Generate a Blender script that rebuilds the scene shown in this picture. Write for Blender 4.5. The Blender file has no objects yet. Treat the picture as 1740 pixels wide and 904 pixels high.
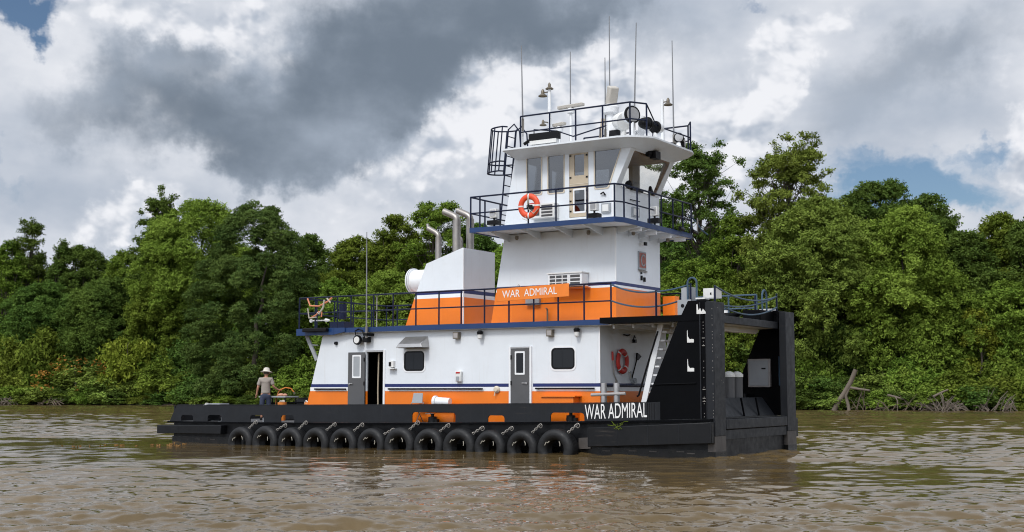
import bpy, bmesh, math, random
import numpy as np
from mathutils import Vector, Matrix
from mathutils.geometry import tessellate_polygon

# ------------------------------------------------------------------ camera, sky, sun, exposure
scene = bpy.context.scene
COL = scene.collection
EYE = 1.75
cam_d = bpy.data.cameras.new("camera")
cam = bpy.data.objects.new("camera", cam_d)
COL.objects.link(cam)
cam.location = (0, 0, EYE)
cam.rotation_euler = (math.radians(90 + 5.516), 0, 0)
cam_d.sensor_width = 36.0
cam_d.lens = 45.21
cam_d.clip_start = 0.1
cam_d.clip_end = 6000
scene.camera = cam

vs = scene.view_settings
vs.view_transform = 'Standard'
vs.look = 'None'
vs.gamma = 1.0
vs.exposure = 0.0
vs.use_curve_mapping = False

SUN_AZ, SUN_EL = 210.0, 47.0      # degrees clockwise from +Y; elevation
world = bpy.data.worlds.new("World")
scene.world = world
world.use_nodes = True


class NT:
    """small helper to write node trees as expressions"""
    def __init__(s, tree):
        s.t = tree
    def n(s, typ, **kw):
        nd = s.t.nodes.new(typ)
        for k, v in kw.items():
            setattr(nd, k, v)
        return nd
    def put(s, sock, val):
        if isinstance(val, bpy.types.NodeSocket):
            s.t.links.new(val, sock)
        elif val is not None:
            sock.default_value = val
    def m(s, op, a, b=None, c=None, clamp=False):
        nd = s.n('ShaderNodeMath', operation=op)
        nd.use_clamp = clamp
        for i, x in enumerate((a, b, c)):
            s.put(nd.inputs[i], x)
        return nd.outputs[0]
    def vm(s, op, a, b=None, scale=None):
        nd = s.n('ShaderNodeVectorMath', operation=op)
        s.put(nd.inputs[0], a)
        s.put(nd.inputs[1], b)
        if scale is not None:
            s.put(nd.inputs['Scale'], scale)
        return nd.outputs['Value'] if op in ('DOT_PRODUCT', 'LENGTH', 'DISTANCE') else nd.outputs[0]
    def noise(s, vec, scale, detail=6.0, rough=0.55, dist=0.0, lac=2.0, col=False, dim='3D'):
        nd = s.n('ShaderNodeTexNoise', noise_dimensions=dim)
        s.put(nd.inputs['Vector'], vec)
        nd.inputs['Scale'].default_value = scale
        nd.inputs['Detail'].default_value = detail
        nd.inputs['Roughness'].default_value = rough
        nd.inputs['Lacunarity'].default_value = lac
        nd.inputs['Distortion'].default_value = dist
        return nd.outputs['Color'] if col else nd.outputs[0]
    def sstep(s, x, lo, hi, a=0.0, b=1.0):
        nd = s.n('ShaderNodeMapRange', interpolation_type='SMOOTHSTEP')
        s.put(nd.inputs[0], x)
        for i, v in enumerate((lo, hi, a, b)):
            nd.inputs[i + 1].default_value = v
        return nd.outputs[0]
    def lin(s, x, lo, hi, a=0.0, b=1.0):
        nd = s.n('ShaderNodeMapRange')
        s.put(nd.inputs[0], x)
        for i, v in enumerate((lo, hi, a, b)):
            nd.inputs[i + 1].default_value = v
        return nd.outputs[0]
    def mix(s, f, a, b):
        nd = s.n('ShaderNodeMix', data_type='RGBA')
        s.put(nd.inputs[0], f)
        s.put(nd.inputs[6], a if isinstance(a, bpy.types.NodeSocket) else (*a, 1))
        s.put(nd.inputs[7], b if isinstance(b, bpy.types.NodeSocket) else (*b, 1))
        return nd.outputs[2]


def build_sky():
    t = world.node_tree
    t.nodes.clear()
    k = NT(t)
    out = k.n('ShaderNodeOutputWorld')
    sky = k.n('ShaderNodeTexSky', sky_type='NISHITA')
    sky.sun_disc = False
    sky.sun_elevation = math.radians(SUN_EL)
    sky.sun_rotation = math.radians(SUN_AZ)
    sky.air_density = 1.0
    sky.dust_density = 0.4
    sky.ozone_density = 4.0
    d = k.n('ShaderNodeTexCoord').outputs['Generated']
    d = k.vm('NORMALIZE', d)
    sp = k.n('ShaderNodeSeparateXYZ')
    k.put(sp.inputs[0], d)
    cb = k.n('ShaderNodeCombineXYZ')          # clouds are laid out over (east, height); behind the viewer the pattern is shifted
    k.put(cb.inputs[0], k.m('ADD', sp.outputs[0], k.m('MULTIPLY', k.m('LESS_THAN', sp.outputs[1], 0.0), 3.7)))
    k.put(cb.inputs[1], sp.outputs[2])
    d2 = k.vm('ADD', cb.outputs[0], (2.37, 1.61, 0.0))
    dir3 = d
    d = d2
    # ragged edges: the direction is shaken by fractal noise before the cloud banks are looked up
    w1 = k.noise(d, 5.5, 7, 0.60, col=True, dim='2D')
    w2 = k.noise(d, 34.0, 4, 0.6, col=True, dim='2D')
    w1 = k.vm('SCALE', k.vm('SUBTRACT', w1, (0.5, 0.5, 0.5)), scale=0.15)
    w2 = k.vm('SCALE', k.vm('SUBTRACT', w2, (0.5, 0.5, 0.5)), scale=0.030)
    dw = k.vm('ADD', k.vm('ADD', d, w1), w2)

    def bank(items):
        """sum of soft banks: (azimuth deg, elevation deg, half width deg, half height deg, tilt deg, amount)"""
        tot = None
        for az, el, rx, rz, tilt, amp in items:
            a, e = math.radians(az), math.radians(el)
            cx, cz = math.sin(a) * math.cos(e), math.sin(e)
            rx, rz = math.radians(rx), math.radians(rz)
            ct, st = math.cos(math.radians(tilt)), math.sin(math.radians(tilt))
            q = k.vm('SUBTRACT', dw, (cx + 2.37, cz + 1.61, 0.0))
            p1 = k.vm('DOT_PRODUCT', q, (ct / rx, st / rx, 0))
            p2 = k.vm('DOT_PRODUCT', q, (-st / rz, ct / rz, 0))
            r2 = k.m('ADD', k.m('MULTIPLY', p1, p1), k.m('MULTIPLY', p2, p2))
            g = k.m('MULTIPLY', k.m('POWER', 2.718, k.m('MULTIPLY', r2, -1.0)), amp)
            tot = g if tot is None else k.m('ADD', tot, g)
        return tot

    dark = bank(SKY_DARK)
    dark = k.m('SUBTRACT', 1.0, k.m('POWER', 2.718, k.m('MULTIPLY', dark, -1.5)))
    lite = bank(SKY_BRIGHT)
    blue = bank(SKY_BLUE)

    # billowing cumulus: inverted smooth cells in several octaves, lit by comparing with a sample nearer the light
    def billow(v):
        vo = k.n('ShaderNodeTexVoronoi', feature='SMOOTH_F1', distance='EUCLIDEAN', voronoi_dimensions='2D')
        vo.inputs['Scale'].default_value = 15.0
        vo.inputs['Detail'].default_value = 3.0
        vo.inputs['Roughness'].default_value = 0.52
        vo.inputs['Lacunarity'].default_value = 2.3
        vo.inputs['Smoothness'].default_value = 0.55
        vo.normalize = True
        k.put(vo.inputs['Vector'], v)
        return k.m('SUBTRACT', 1.0, vo.outputs['Distance'])
    dv = k.vm('ADD', d, k.vm('SCALE', k.vm('SUBTRACT', k.noise(d, 11.0, 4, 0.55, col=True, dim='2D'), (0.5, 0.5, 0.5)), scale=0.028))
    flat = k.vm('MULTIPLY', dv, (1.0, 1.35, 1.0))
    b0 = billow(flat)
    b1 = billow(k.vm('ADD', flat, (-0.006, 0.011, 0.0)))
    relief = k.m('SUBTRACT', b0, b1)
    n_big = k.noise(k.vm('MULTIPLY', d, (1.0, 1.6, 1.0)), 5.5, 5, 0.55, dim='2D')
    # brightness of the white and grey cloud
    n_f = k.noise(k.vm('MULTIPLY', d, (1.0, 1.25, 1.0)), 16.0, 6, 0.58, dim='2D')
    frill = k.m('ADD', k.m('MULTIPLY', k.m('SUBTRACT', b0, 0.70), 1.3), k.m('MULTIPLY', k.m('SUBTRACT', n_f, 0.5), 1.0))
    heap = k.m('ADD', lite, k.m('MULTIPLY', frill, k.m('MINIMUM', 1.0, k.m('ADD', 0.25, k.m('MULTIPLY', lite, 1.6)))))
    hmask = k.sstep(heap, 0.22, 0.84)
    soft = k.m('ADD', k.lin(n_big, 0.28, 0.72, 0.14, 0.74), k.m('MULTIPLY', k.m('SUBTRACT', n_f, 0.5), 0.35))
    lit = k.m('ADD', 0.74, k.m('MULTIPLY', relief, 4.2))
    lit = k.m('ADD', lit, k.m('MULTIPLY', k.m('SUBTRACT', n_f, 0.5), 0.5))
    s = k.m('ADD', k.m('MULTIPLY', soft, k.m('SUBTRACT', 1.0, hmask)), k.m('MULTIPLY', lit, hmask))
    s = k.sstep(s, 0.0, 1.0)
    cum = k.mix(s, CLOUD_GREY, CLOUD_WHITE)
    # dark rain cloud
    n_d = k.noise(k.vm('MULTIPLY', d, (1.0, 1.5, 1.0)), 9.0, 6, 0.54, dim='2D')
    n_e = k.noise(k.vm('MULTIPLY', d, (1.0, 1.5, 1.0)), 4.0, 3, 0.5, dim='2D')
    dm = k.m('ADD', dark, k.m('MULTIPLY', k.m('SUBTRACT', n_d, 0.5), 0.62))
    dmask = k.sstep(dm, 0.26, 0.82)
    t_ = k.m('ADD', k.m('MULTIPLY', k.m('SUBTRACT', n_d, 0.5), 1.2), k.m('MULTIPLY', k.m('SUBTRACT', n_e, 0.5), 1.2))
    dcol = k.mix(k.sstep(k.m('SUBTRACT', t_, k.m('MULTIPLY', k.m('SUBTRACT', dark, 0.72), 0.9)), -0.34, 0.46), CLOUD_DARK, CLOUD_MID)
    cloud = k.mix(dmask, cum, dcol)
    # gaps of open sky
    n_b = k.noise(k.vm('MULTIPLY', dw, (1.0, 1.9, 1.0)), 10.0, 6, 0.57, dim='2D')
    bm = k.m('ADD', blue, k.m('MULTIPLY', k.m('SUBTRACT', n_b, 0.5), 0.9))
    bmask = k.m('MULTIPLY', k.sstep(bm, 0.22, 0.75), k.m('SUBTRACT', 1.0, k.m('MULTIPLY', dmask, 0.9)))
    # broad veil added around the sun's direction, behind the camera, to brighten the boat
    sa, se = math.radians(SUN_AZ), math.radians(SUN_EL)
    sd = (math.sin(sa) * math.cos(se), math.cos(sa) * math.cos(se), math.sin(se))
    c = k.m('MAXIMUM', k.vm('DOT_PRODUCT', dir3, sd), 0.0)
    veil = k.m('MULTIPLY', k.m('POWER', c, 2.0), SKY_VEIL)
    bg_c = k.n('ShaderNodeBackground')
    glow = k.m('ADD', 1.0, veil)
    k.put(bg_c.inputs['Color'], cloud)
    k.put(bg_c.inputs['Strength'], glow)
    bg_s = k.n('ShaderNodeBackground')
    k.put(bg_s.inputs['Color'], sky.outputs[0])
    bg_s.inputs['Strength'].default_value = SKY_STRENGTH
    mx = k.n('ShaderNodeMixShader')
    k.put(mx.inputs[0], bmask)
    t.links.new(bg_c.outputs[0], mx.inputs[1])
    t.links.new(bg_s.outputs[0], mx.inputs[2])
    t.links.new(mx.outputs[0], out.inputs['Surface'])


SKY_STRENGTH = 0.062
SKY_VEIL = 1.6
CLOUD_WHITE = (0.74, 0.75, 0.785)
CLOUD_GREY = (0.36, 0.41, 0.49)
CLOUD_DARK = (0.145, 0.180, 0.228)
CLOUD_MID = (0.32, 0.37, 0.445)
SKY_DARK = [(-3.6, 16.3, 7.4, 2.7, 18, 1.45), (1.4, 17.2, 3.0, 1.0, 10, 0.6), (-8.6, 12.1, 4.6, 2.0, 18, 1.15), (-5.2, 13.6, 3.4, 1.5, 24, 0.8), (-11.0, 10.4, 3.4, 1.3, 0, 0.6),
            (-15.6, 11.6, 3.6, 2.0, 0, 0.80), (-14.0, 14.0, 1.5, 0.9, 20, 0.50), (-19.5, 11.0, 2.0, 1.0, 0, 0.3),
            (15.0, 13.0, 5.5, 1.5, 10, 0.40), (19.0, 15.0, 4.5, 1.6, 0, 0.48), (6.8, 15.8, 3.0, 1.0, -15, 0.28),
            (14.0, 11.4, 2.0, 0.9, 20, 0.30), (-12.0, 9.4, 5.0, 0.9, 8, 0.36)]
SKY_BRIGHT = [(-3.2, 11.3, 4.5, 1.2, 27, 0.85), (1.0, 13.6, 3.0, 1.3, 30, 1.0), (5.0, 12.8, 3.4, 2.2, 0, 0.9),
              (8.7, 11.4, 3.0, 1.6, 0, 0.9), (12.0, 10.6, 1.7, 1.4, 0, 1.0), (-12.8, 15.7, 2.0, 2.2, 0, 1.05),
              (-11.0, 14.0, 1.2, 1.0, 0, 0.9), (-18.0, 15.4, 2.5, 1.4, 0, 0.6), (11.2, 14.6, 1.4, 1.4, 0, 0.75),
              (21.6, 10.6, 1.5, 2.4, 0, 1.0), (-17.0, 7.4, 3.0, 1.1, 0, 0.6), (-1.5, 9.6, 4.4, 1.4, 20, 0.5), (-8.0, 7.6, 3.0, 0.9, 0, 0.35),
              (14.0, 16.0, 2.0, 0.8, 0, 0.4), (-6.0, 32.0, 34.0, 8.0, 0, 0.9)]  # last bank is added above the view to brighten the water's reflections
SKY_BLUE = [(-20.4, 14.8, 1.9, 0.9, 25, 1.0), (17.2, 8.9, 3.4, 1.5, -8, 0.95), (19.8, 10.6, 1.5, 0.7, 0, 0.45),
            (-21.6, 8.9, 1.3, 0.8, 0, 0.4), (10.0, 16.7, 1.6, 0.45, 0, 0.55), (15.5, 7.5, 3.0, 1.0, 0, 0.55)]
build_sky()

sun_d = bpy.data.lights.new("sun", 'SUN')
sun = bpy.data.objects.new("sun", sun_d)
COL.objects.link(sun)
sun_d.energy = 1.5
sun_d.angle = math.radians(12)
sun_d.color = (1.0, 0.965, 0.91)
_a, _e = math.radians(SUN_AZ), math.radians(SUN_EL)
_d = Vector((math.sin(_a) * math.cos(_e), math.cos(_a) * math.cos(_e), math.sin(_e)))
sun.rotation_euler = _d.to_track_quat('Z', 'Y').to_euler()
sun.location = _d * 200
vs.exposure = 0.25

cy = scene.cycles
cy.max_bounces = 6
cy.diffuse_bounces = 2
cy.glossy_bounces = 3
cy.transmission_bounces = 3
cy.transparent_max_bounces = 8
cy.caustics_reflective = False
cy.caustics_refractive = False
cy.use_adaptive_sampling = True
cy.adaptive_threshold = 0.01
cy.use_denoising = True
cy.pixel_filter_type = 'BLACKMAN_HARRIS'
cy.filter_width = 1.1
cy.sample_clamp_indirect = 6.0
world.cycles.sampling_method = 'MANUAL'
world.cycles.sample_map_resolution = 512


# ------------------------------------------------------------------ materials
def new_mat(name):
    m = bpy.data.materials.new(name)
    m.use_nodes = True
    t = m.node_tree
    return m, NT(t), t.nodes['Principled BSDF'], t


def paint(name, col, rough=0.4, var=0.08, dirt=0.0, dirt_col=(0.10, 0.08, 0.06), metal=0.0, streak=0.0, bump=0.0, bscale=6.0, spec=0.5, scrape=0.0):
    """painted or bare metal: slight tone drift, dirt patches, optional vertical run marks"""
    m, k, p, t = new_mat(name)
    tc = k.n('ShaderNodeTexCoord').outputs['Object']
    n1 = k.noise(tc, 1.3, 5, 0.6)
    f = k.lin(n1, 0.3, 0.7, 1.0 - var, 1.0 + var)
    c = k.vm('SCALE', col, scale=f)
    if dirt > 0:
        n2 = k.noise(tc, 3.1, 8, 0.68)
        c = k.mix(k.m('MULTIPLY', k.sstep(n2, 0.52, 0.80), dirt), c, dirt_col)
    if streak > 0:
        sv = k.vm('MULTIPLY', tc, (7.0, 7.0, 0.35))
        n3 = k.noise(sv, 1.6, 4, 0.6)
        c = k.mix(k.m('MULTIPLY', k.sstep(n3, 0.56, 0.82), streak), c, dirt_col)
    if scrape > 0:
        # rub marks where the paint has been scraped along the side
        n5 = k.noise(k.vm('MULTIPLY', tc, (0.55, 0.55, 7.0)), 2.3, 6, 0.65)
        n6 = k.noise(tc, 0.9, 3, 0.6)
        f5 = k.m('MULTIPLY', k.sstep(n5, 0.56, 0.70), k.sstep(n6, 0.48, 0.66))
        c = k.mix(k.m('MULTIPLY', f5, scrape), c, (0.060, 0.050, 0.043))
    k.put(p.inputs['Base Color'], c)
    n4 = k.noise(tc, 5.0, 4, 0.6)
    k.put(p.inputs['Roughness'], k.lin(n4, 0.3, 0.7, max(0.02, rough - 0.1), rough + 0.1))
    p.inputs['Metallic'].default_value = metal
    p.inputs['Specular IOR Level'].default_value = spec
    if bump > 0:
        bn = k.n('ShaderNodeBump')
        bn.inputs['Strength'].default_value = bump
        bn.inputs['Distance'].default_value = 0.02
        k.put(bn.inputs['Height'], k.noise(tc, bscale, 3, 0.5))
        k.put(p.inputs['Normal'], bn.outputs[0])
    return m


M = {}
M['white'] = paint('white_paint', (0.715, 0.75, 0.785), 0.42, 0.035, 0.10, (0.50, 0.47, 0.42), streak=0.26, bump=0.35, bscale=1.6)
M['whitetrim'] = paint('white_trim', (0.80, 0.81, 0.82), 0.4, 0.03, 0.10, (0.4, 0.36, 0.3))
M['orange'] = paint('orange_paint', (0.81, 0.188, 0.010), 0.38, 0.06, 0.10, (0.42, 0.13, 0.03), streak=0.12, bump=0.2, bscale=1.6)
M['board_orange'] = paint('orange_board', (0.80, 0.21, 0.02), 0.5, 0.08, 0.15, (0.35, 0.12, 0.03))  # own paint colour of the name board
M['blue'] = paint('blue_paint', (0.006, 0.034, 0.125), 0.4, 0.12, 0.12, (0.05, 0.05, 0.06))
M['navy'] = paint('navy_stripe', (0.006, 0.016, 0.11), 0.4, 0.1, 0.05)
M['rail'] = paint('rail_paint', (0.0035, 0.008, 0.030), 0.42, 0.2, 0.1, (0.03, 0.03, 0.03), spec=0.25)
M['rail2'] = paint('faded_rail', (0.035, 0.075, 0.12), 0.45, 0.2, 0.2, (0.12, 0.12, 0.10))
M['black'] = paint('black_hull_paint', (0.0042, 0.0046, 0.0056), 0.45, 0.3, 0.38, (0.019, 0.017, 0.015), streak=0.45, bump=0.35, bscale=2.2, spec=0.28, scrape=0.6)
M['bulwark'] = paint('charcoal_bulwark', (0.0085, 0.0100, 0.0130), 0.48, 0.2, 0.25, (0.030, 0.028, 0.026), streak=0.30, bump=0.3, bscale=1.5, spec=0.32, scrape=0.28)
M['knee'] = paint('black_knee_paint', (0.0016, 0.0019, 0.0027), 0.5, 0.3, 0.20, (0.006, 0.0058, 0.0055), streak=0.22, bump=0.25, bscale=2.0, spec=0.07)
M['wet'] = paint('wet_black_steel', (0.0045, 0.0042, 0.0038), 0.3, 0.3, 0.5, (0.040, 0.028, 0.017), streak=0.55, bump=0.4, bscale=3.0, spec=0.3, scrape=0.7)
M['scuff'] = paint('scuffed_steel', (0.075, 0.066, 0.060), 0.55, 0.3, 0.7, (0.020, 0.019, 0.018), streak=0.6)
M['rubber'] = paint('tyre_rubber', (0.0105, 0.0108, 0.0115), 0.55, 0.3, 0.45, (0.028, 0.026, 0.024), bump=0.5, bscale=9.0, spec=0.35)
M['door'] = paint('grey_door_paint', (0.085, 0.085, 0.088), 0.5, 0.1, 0.3, (0.06, 0.055, 0.05))
M['steel'] = paint('bare_steel', (0.46, 0.45, 0.44), 0.36, 0.15, 0.3, (0.22, 0.20, 0.18), metal=0.85)
M['stainless'] = paint('exhaust_steel', (0.34, 0.315, 0.29), 0.42, 0.2, 0.5, (0.19, 0.14, 0.10), metal=0.9, streak=0.4)
M['chain'] = paint('galvanised_chain', (0.28, 0.26, 0.235), 0.45, 0.2, 0.3, (0.25, 0.16, 0.09), metal=0.5)
M['grey'] = paint('grey_paint', (0.33, 0.35, 0.37), 0.5, 0.08, 0.25, (0.16, 0.14, 0.12))
M['cabinet'] = paint('cabinet_grey', (0.34, 0.32, 0.31), 0.5, 0.12, 0.5, (0.20, 0.16, 0.14))
M['beige'] = paint('beige_door_paint', (0.49, 0.41, 0.30), 0.5, 0.1, 0.45, (0.25, 0.18, 0.11))
M['cream'] = paint('cream_window_trim', (0.60, 0.53, 0.42), 0.5, 0.08, 0.2, (0.3, 0.22, 0.15))
M['wood'] = paint('brown_panelling', (0.20, 0.105, 0.052), 0.5, 0.2, 0.2, (0.1, 0.05, 0.02))
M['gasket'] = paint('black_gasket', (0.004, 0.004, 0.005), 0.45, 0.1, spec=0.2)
M['plasticw'] = paint('white_plastic', (0.72, 0.72, 0.70), 0.45, 0.04, 0.25, (0.4, 0.33, 0.25))
M['whipgrey'] = paint('antenna_grey', (0.20, 0.205, 0.215), 0.5, 0.1)
M['radome'] = paint('radar_housing', (0.50, 0.47, 0.42), 0.5, 0.06, 0.2, (0.3, 0.24, 0.18))
M['grille'] = paint('dark_grille', (0.06, 0.06, 0.062), 0.5, 0.2)
M['ring'] = paint('ring_orange', (0.72, 0.075, 0.02), 0.5, 0.08, 0.15, (0.4, 0.06, 0.03))
M['ringred'] = paint('ring_red', (0.50, 0.030, 0.022), 0.5, 0.08, 0.15, (0.25, 0.03, 0.02))
M['red'] = paint('red_paint', (0.45, 0.025, 0.02), 0.45, 0.08, 0.1)
M['rope'] = paint('pale_rope', (0.44, 0.41, 0.34), 0.8, 0.15, 0.3)
M['hose'] = paint('orange_hose', (0.70, 0.22, 0.03), 0.5, 0.1, 0.2)
M['copper'] = paint('salmon_cable', (0.62, 0.22, 0.11), 0.5, 0.1)
M['brass'] = paint('weathered_brass', (0.17, 0.145, 0.11), 0.45, 0.2, 0.4, metal=0.5)
M['deckpaint'] = paint('deck_grey', (0.065, 0.067, 0.070), 0.7, 0.2, 0.4, (0.12, 0.10, 0.08))
M['white_letter'] = paint('white_lettering', (0.82, 0.82, 0.80), 0.5, 0.03, 0.15, (0.4, 0.38, 0.35))
M['logo_red'] = paint('emblem_red', (0.34, 0.11, 0.085), 0.6, 0.25, 0.5, (0.45, 0.25, 0.2))
M['logo_grey'] = paint('emblem_grey', (0.30, 0.32, 0.34), 0.5, 0.1, 0.2)
M['skin'] = paint('skin', (0.50, 0.25, 0.16), 0.55, 0.06)
M['shirt'] = paint('tan_shirt', (0.34, 0.30, 0.26), 0.85, 0.12, 0.25, (0.16, 0.14, 0.12))
M['shorts'] = paint('navy_shorts', (0.03, 0.04, 0.075), 0.85, 0.15, 0.2)
M['hat'] = paint('pale_hat', (0.62, 0.58, 0.50), 0.85, 0.06, 0.2)
M['driftwood'] = paint('grey_driftwood', (0.135, 0.110, 0.085), 0.85, 0.25, 0.6, (0.10, 0.08, 0.06), bump=0.8, bscale=7.0)
M['twig'] = paint('dry_twig', (0.115, 0.088, 0.062), 0.9, 0.3, 0.4, (0.09, 0.07, 0.05))
M['bark'] = paint('bark', (0.075, 0.062, 0.048), 0.9, 0.3, 0.5, (0.03, 0.026, 0.02), bump=0.8, bscale=5.0)


def glass_mat(name, tint, refl, rough=0.02):
    m, k, p, t = new_mat(name)
    t.nodes.remove(p)
    out = t.nodes['Material Output']
    tr = k.n('ShaderNodeBsdfTransparent')
    tr.inputs[0].default_value = (*tint, 1)
    gl = k.n('ShaderNodeBsdfGlossy')
    gl.inputs['Roughness'].default_value = rough
    gl.inputs['Color'].default_value = (0.9, 0.92, 0.95, 1)
    g = k.n('ShaderNodeNewGeometry')
    c = k.m('ABSOLUTE', k.vm('DOT_PRODUCT', g.outputs['Incoming'], g.outputs['Normal']))
    fr = k.m('POWER', k.m('SUBTRACT', 1.0, c), 5.0)
    f = k.m('ADD', k.m('ADD', k.m('MULTIPLY', fr, 0.9), 0.03), refl, clamp=True)
    mx = k.n('ShaderNodeMixShader')
    k.put(mx.inputs[0], f)
    t.links.new(tr.outputs[0], mx.inputs[1])
    t.links.new(gl.outputs[0], mx.inputs[2])
    t.links.new(mx.outputs[0], out.inputs['Surface'])
    return m


M['glass'] = glass_mat('tinted_window_glass', (0.36, 0.38, 0.40), 0.09)
M['glass_clear'] = glass_mat('clear_window_glass', (0.96, 0.96, 0.95), 0.0)
mg, kg, pg, tg = new_mat('dark_window_glass')
pg.inputs['Base Color'].default_value = (0.006, 0.007, 0.009, 1)
pg.inputs['Roughness'].default_value = 0.06
pg.inputs['Specular IOR Level'].default_value = 0.35
M['glass_dark'] = mg


def leaf_mat(name, col, col2, trans=0.25):
    m, k, p, t = new_mat(name)
    t.nodes.remove(p)
    out = t.nodes['Material Output']
    g = k.n('ShaderNodeNewGeometry')
    oi = k.n('ShaderNodeObjectInfo')
    tc = k.n('ShaderNodeTexCoord').outputs['Object']
    big = k.noise(tc, 0.33, 4, 0.6)
    f = k.m('ADD', k.m('MULTIPLY', g.outputs['Random Per Island'], 0.55), k.lin(big, 0.3, 0.7, -0.1, 0.55))
    c = k.mix(k.m('MINIMUM', k.m('MAXIMUM', f, 0.0), 1.0), col, col2)
    hs = k.n('ShaderNodeHueSaturation')
    k.put(hs.inputs['Hue'], k.lin(oi.outputs['Random'], 0, 1, 0.485, 0.515))
    k.put(hs.inputs['Value'], k.lin(oi.outputs['Random'], 0, 1, 0.82, 1.2))
    hs.inputs['Saturation'].default_value = 1.0
    k.put(hs.inputs['Color'], c)
    c = hs.outputs[0]
    df = k.n('ShaderNodeBsdfDiffuse')
    k.put(df.inputs[0], c)
    tl = k.n('ShaderNodeBsdfTranslucent')
    k.put(tl.inputs[0], k.mix(0.5, c, (0.10, 0.13, 0.01)))
    mx = k.n('ShaderNodeMixShader')
    mx.inputs[0].default_value = trans
    t.links.new(df.outputs[0], mx.inputs[1])
    t.links.new(tl.outputs[0], mx.inputs[2])
    m2 = mx
    t.links.new(m2.outputs[0], out.inputs['Surface'])
    return m


LEAF = {
    'mid': leaf_mat('mid_green_leaves', (0.059, 0.110, 0.017), (0.244, 0.331, 0.051)),
    'deep': leaf_mat('deep_green_leaves', (0.039, 0.081, 0.019), (0.163, 0.245, 0.050)),
    'yellow': leaf_mat('yellow_green_leaves', (0.087, 0.136, 0.018), (0.286, 0.361, 0.062)),
    'fir': leaf_mat('dark_fir_green_leaves', (0.029, 0.060, 0.018), (0.137, 0.191, 0.048), 0.2),
    'olive': leaf_mat('olive_leaves', (0.082, 0.126, 0.024), (0.274, 0.347, 0.069)),
    'lime': leaf_mat('lime_leaves', (0.113, 0.166, 0.017), (0.325, 0.373, 0.056)),
    'blossom': leaf_mat('orange_blossom', (0.30, 0.13, 0.03), (0.50, 0.24, 0.06), 0.2),
    'dry': leaf_mat('dry_brown_leaves', (0.16, 0.085, 0.030), (0.30, 0.17, 0.07), 0.2),
}


# ------------------------------------------------------------------ object helpers
def tag(o, label=None, cat=None, group=None, kind=None):
    if label: o['label'] = label
    if cat: o['category'] = cat
    if group: o['group'] = group
    if kind: o['kind'] = kind
    return o


def empty(name, loc=(0, 0, 0), rz=0.0, label=None, cat=None, group=None):
    o = bpy.data.objects.new(name, None)
    o.empty_display_size = 0.2
    COL.objects.link(o)
    o.location = loc
    o.rotation_euler = (0, 0, rz)
    return tag(o, label, cat, group)


def link_mesh(name, me, parent=None):
    o = bpy.data.objects.new(name, me)
    COL.objects.link(o)
    if parent is not None:
        o.parent = parent
    return o


def copy_tree(o, parent=None):
    c = o.copy()
    COL.objects.link(c)
    c.parent = parent
    for ch in list(o.children):
        copy_tree(ch, c)
    return c


def rounded(u0, u1, z0, z1, r, n=4):
    """rounded rectangle outline (2D)"""
    pts = []
    for cx, cz, a0 in ((u1 - r, z1 - r, 0), (u0 + r, z1 - r, 90), (u0 + r, z0 + r, 180), (u1 - r, z0 + r, 270)):
        for i in range(n + 1):
            a = math.radians(a0 + 90 * i / n)
            pts.append((cx + r * math.cos(a), cz + r * math.sin(a)))
    return pts


def round_poly(poly, r, n=3):
    """rounds the corners of any 2D polygon"""
    out = []
    N = len(poly)
    for i in range(N):
        p, a, b = Vector(poly[i]), Vector(poly[i - 1]), Vector(poly[(i + 1) % N])
        d1, d2 = (a - p), (b - p)
        rr = min(r, d1.length * 0.45, d2.length * 0.45)
        s, e = p + d1.normalized() * rr, p + d2.normalized() * rr
        for j in range(n + 1):
            q = j / n
            out.append(tuple((1 - q) ** 2 * s + 2 * q * (1 - q) * p + q * q * e))
    return out


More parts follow.
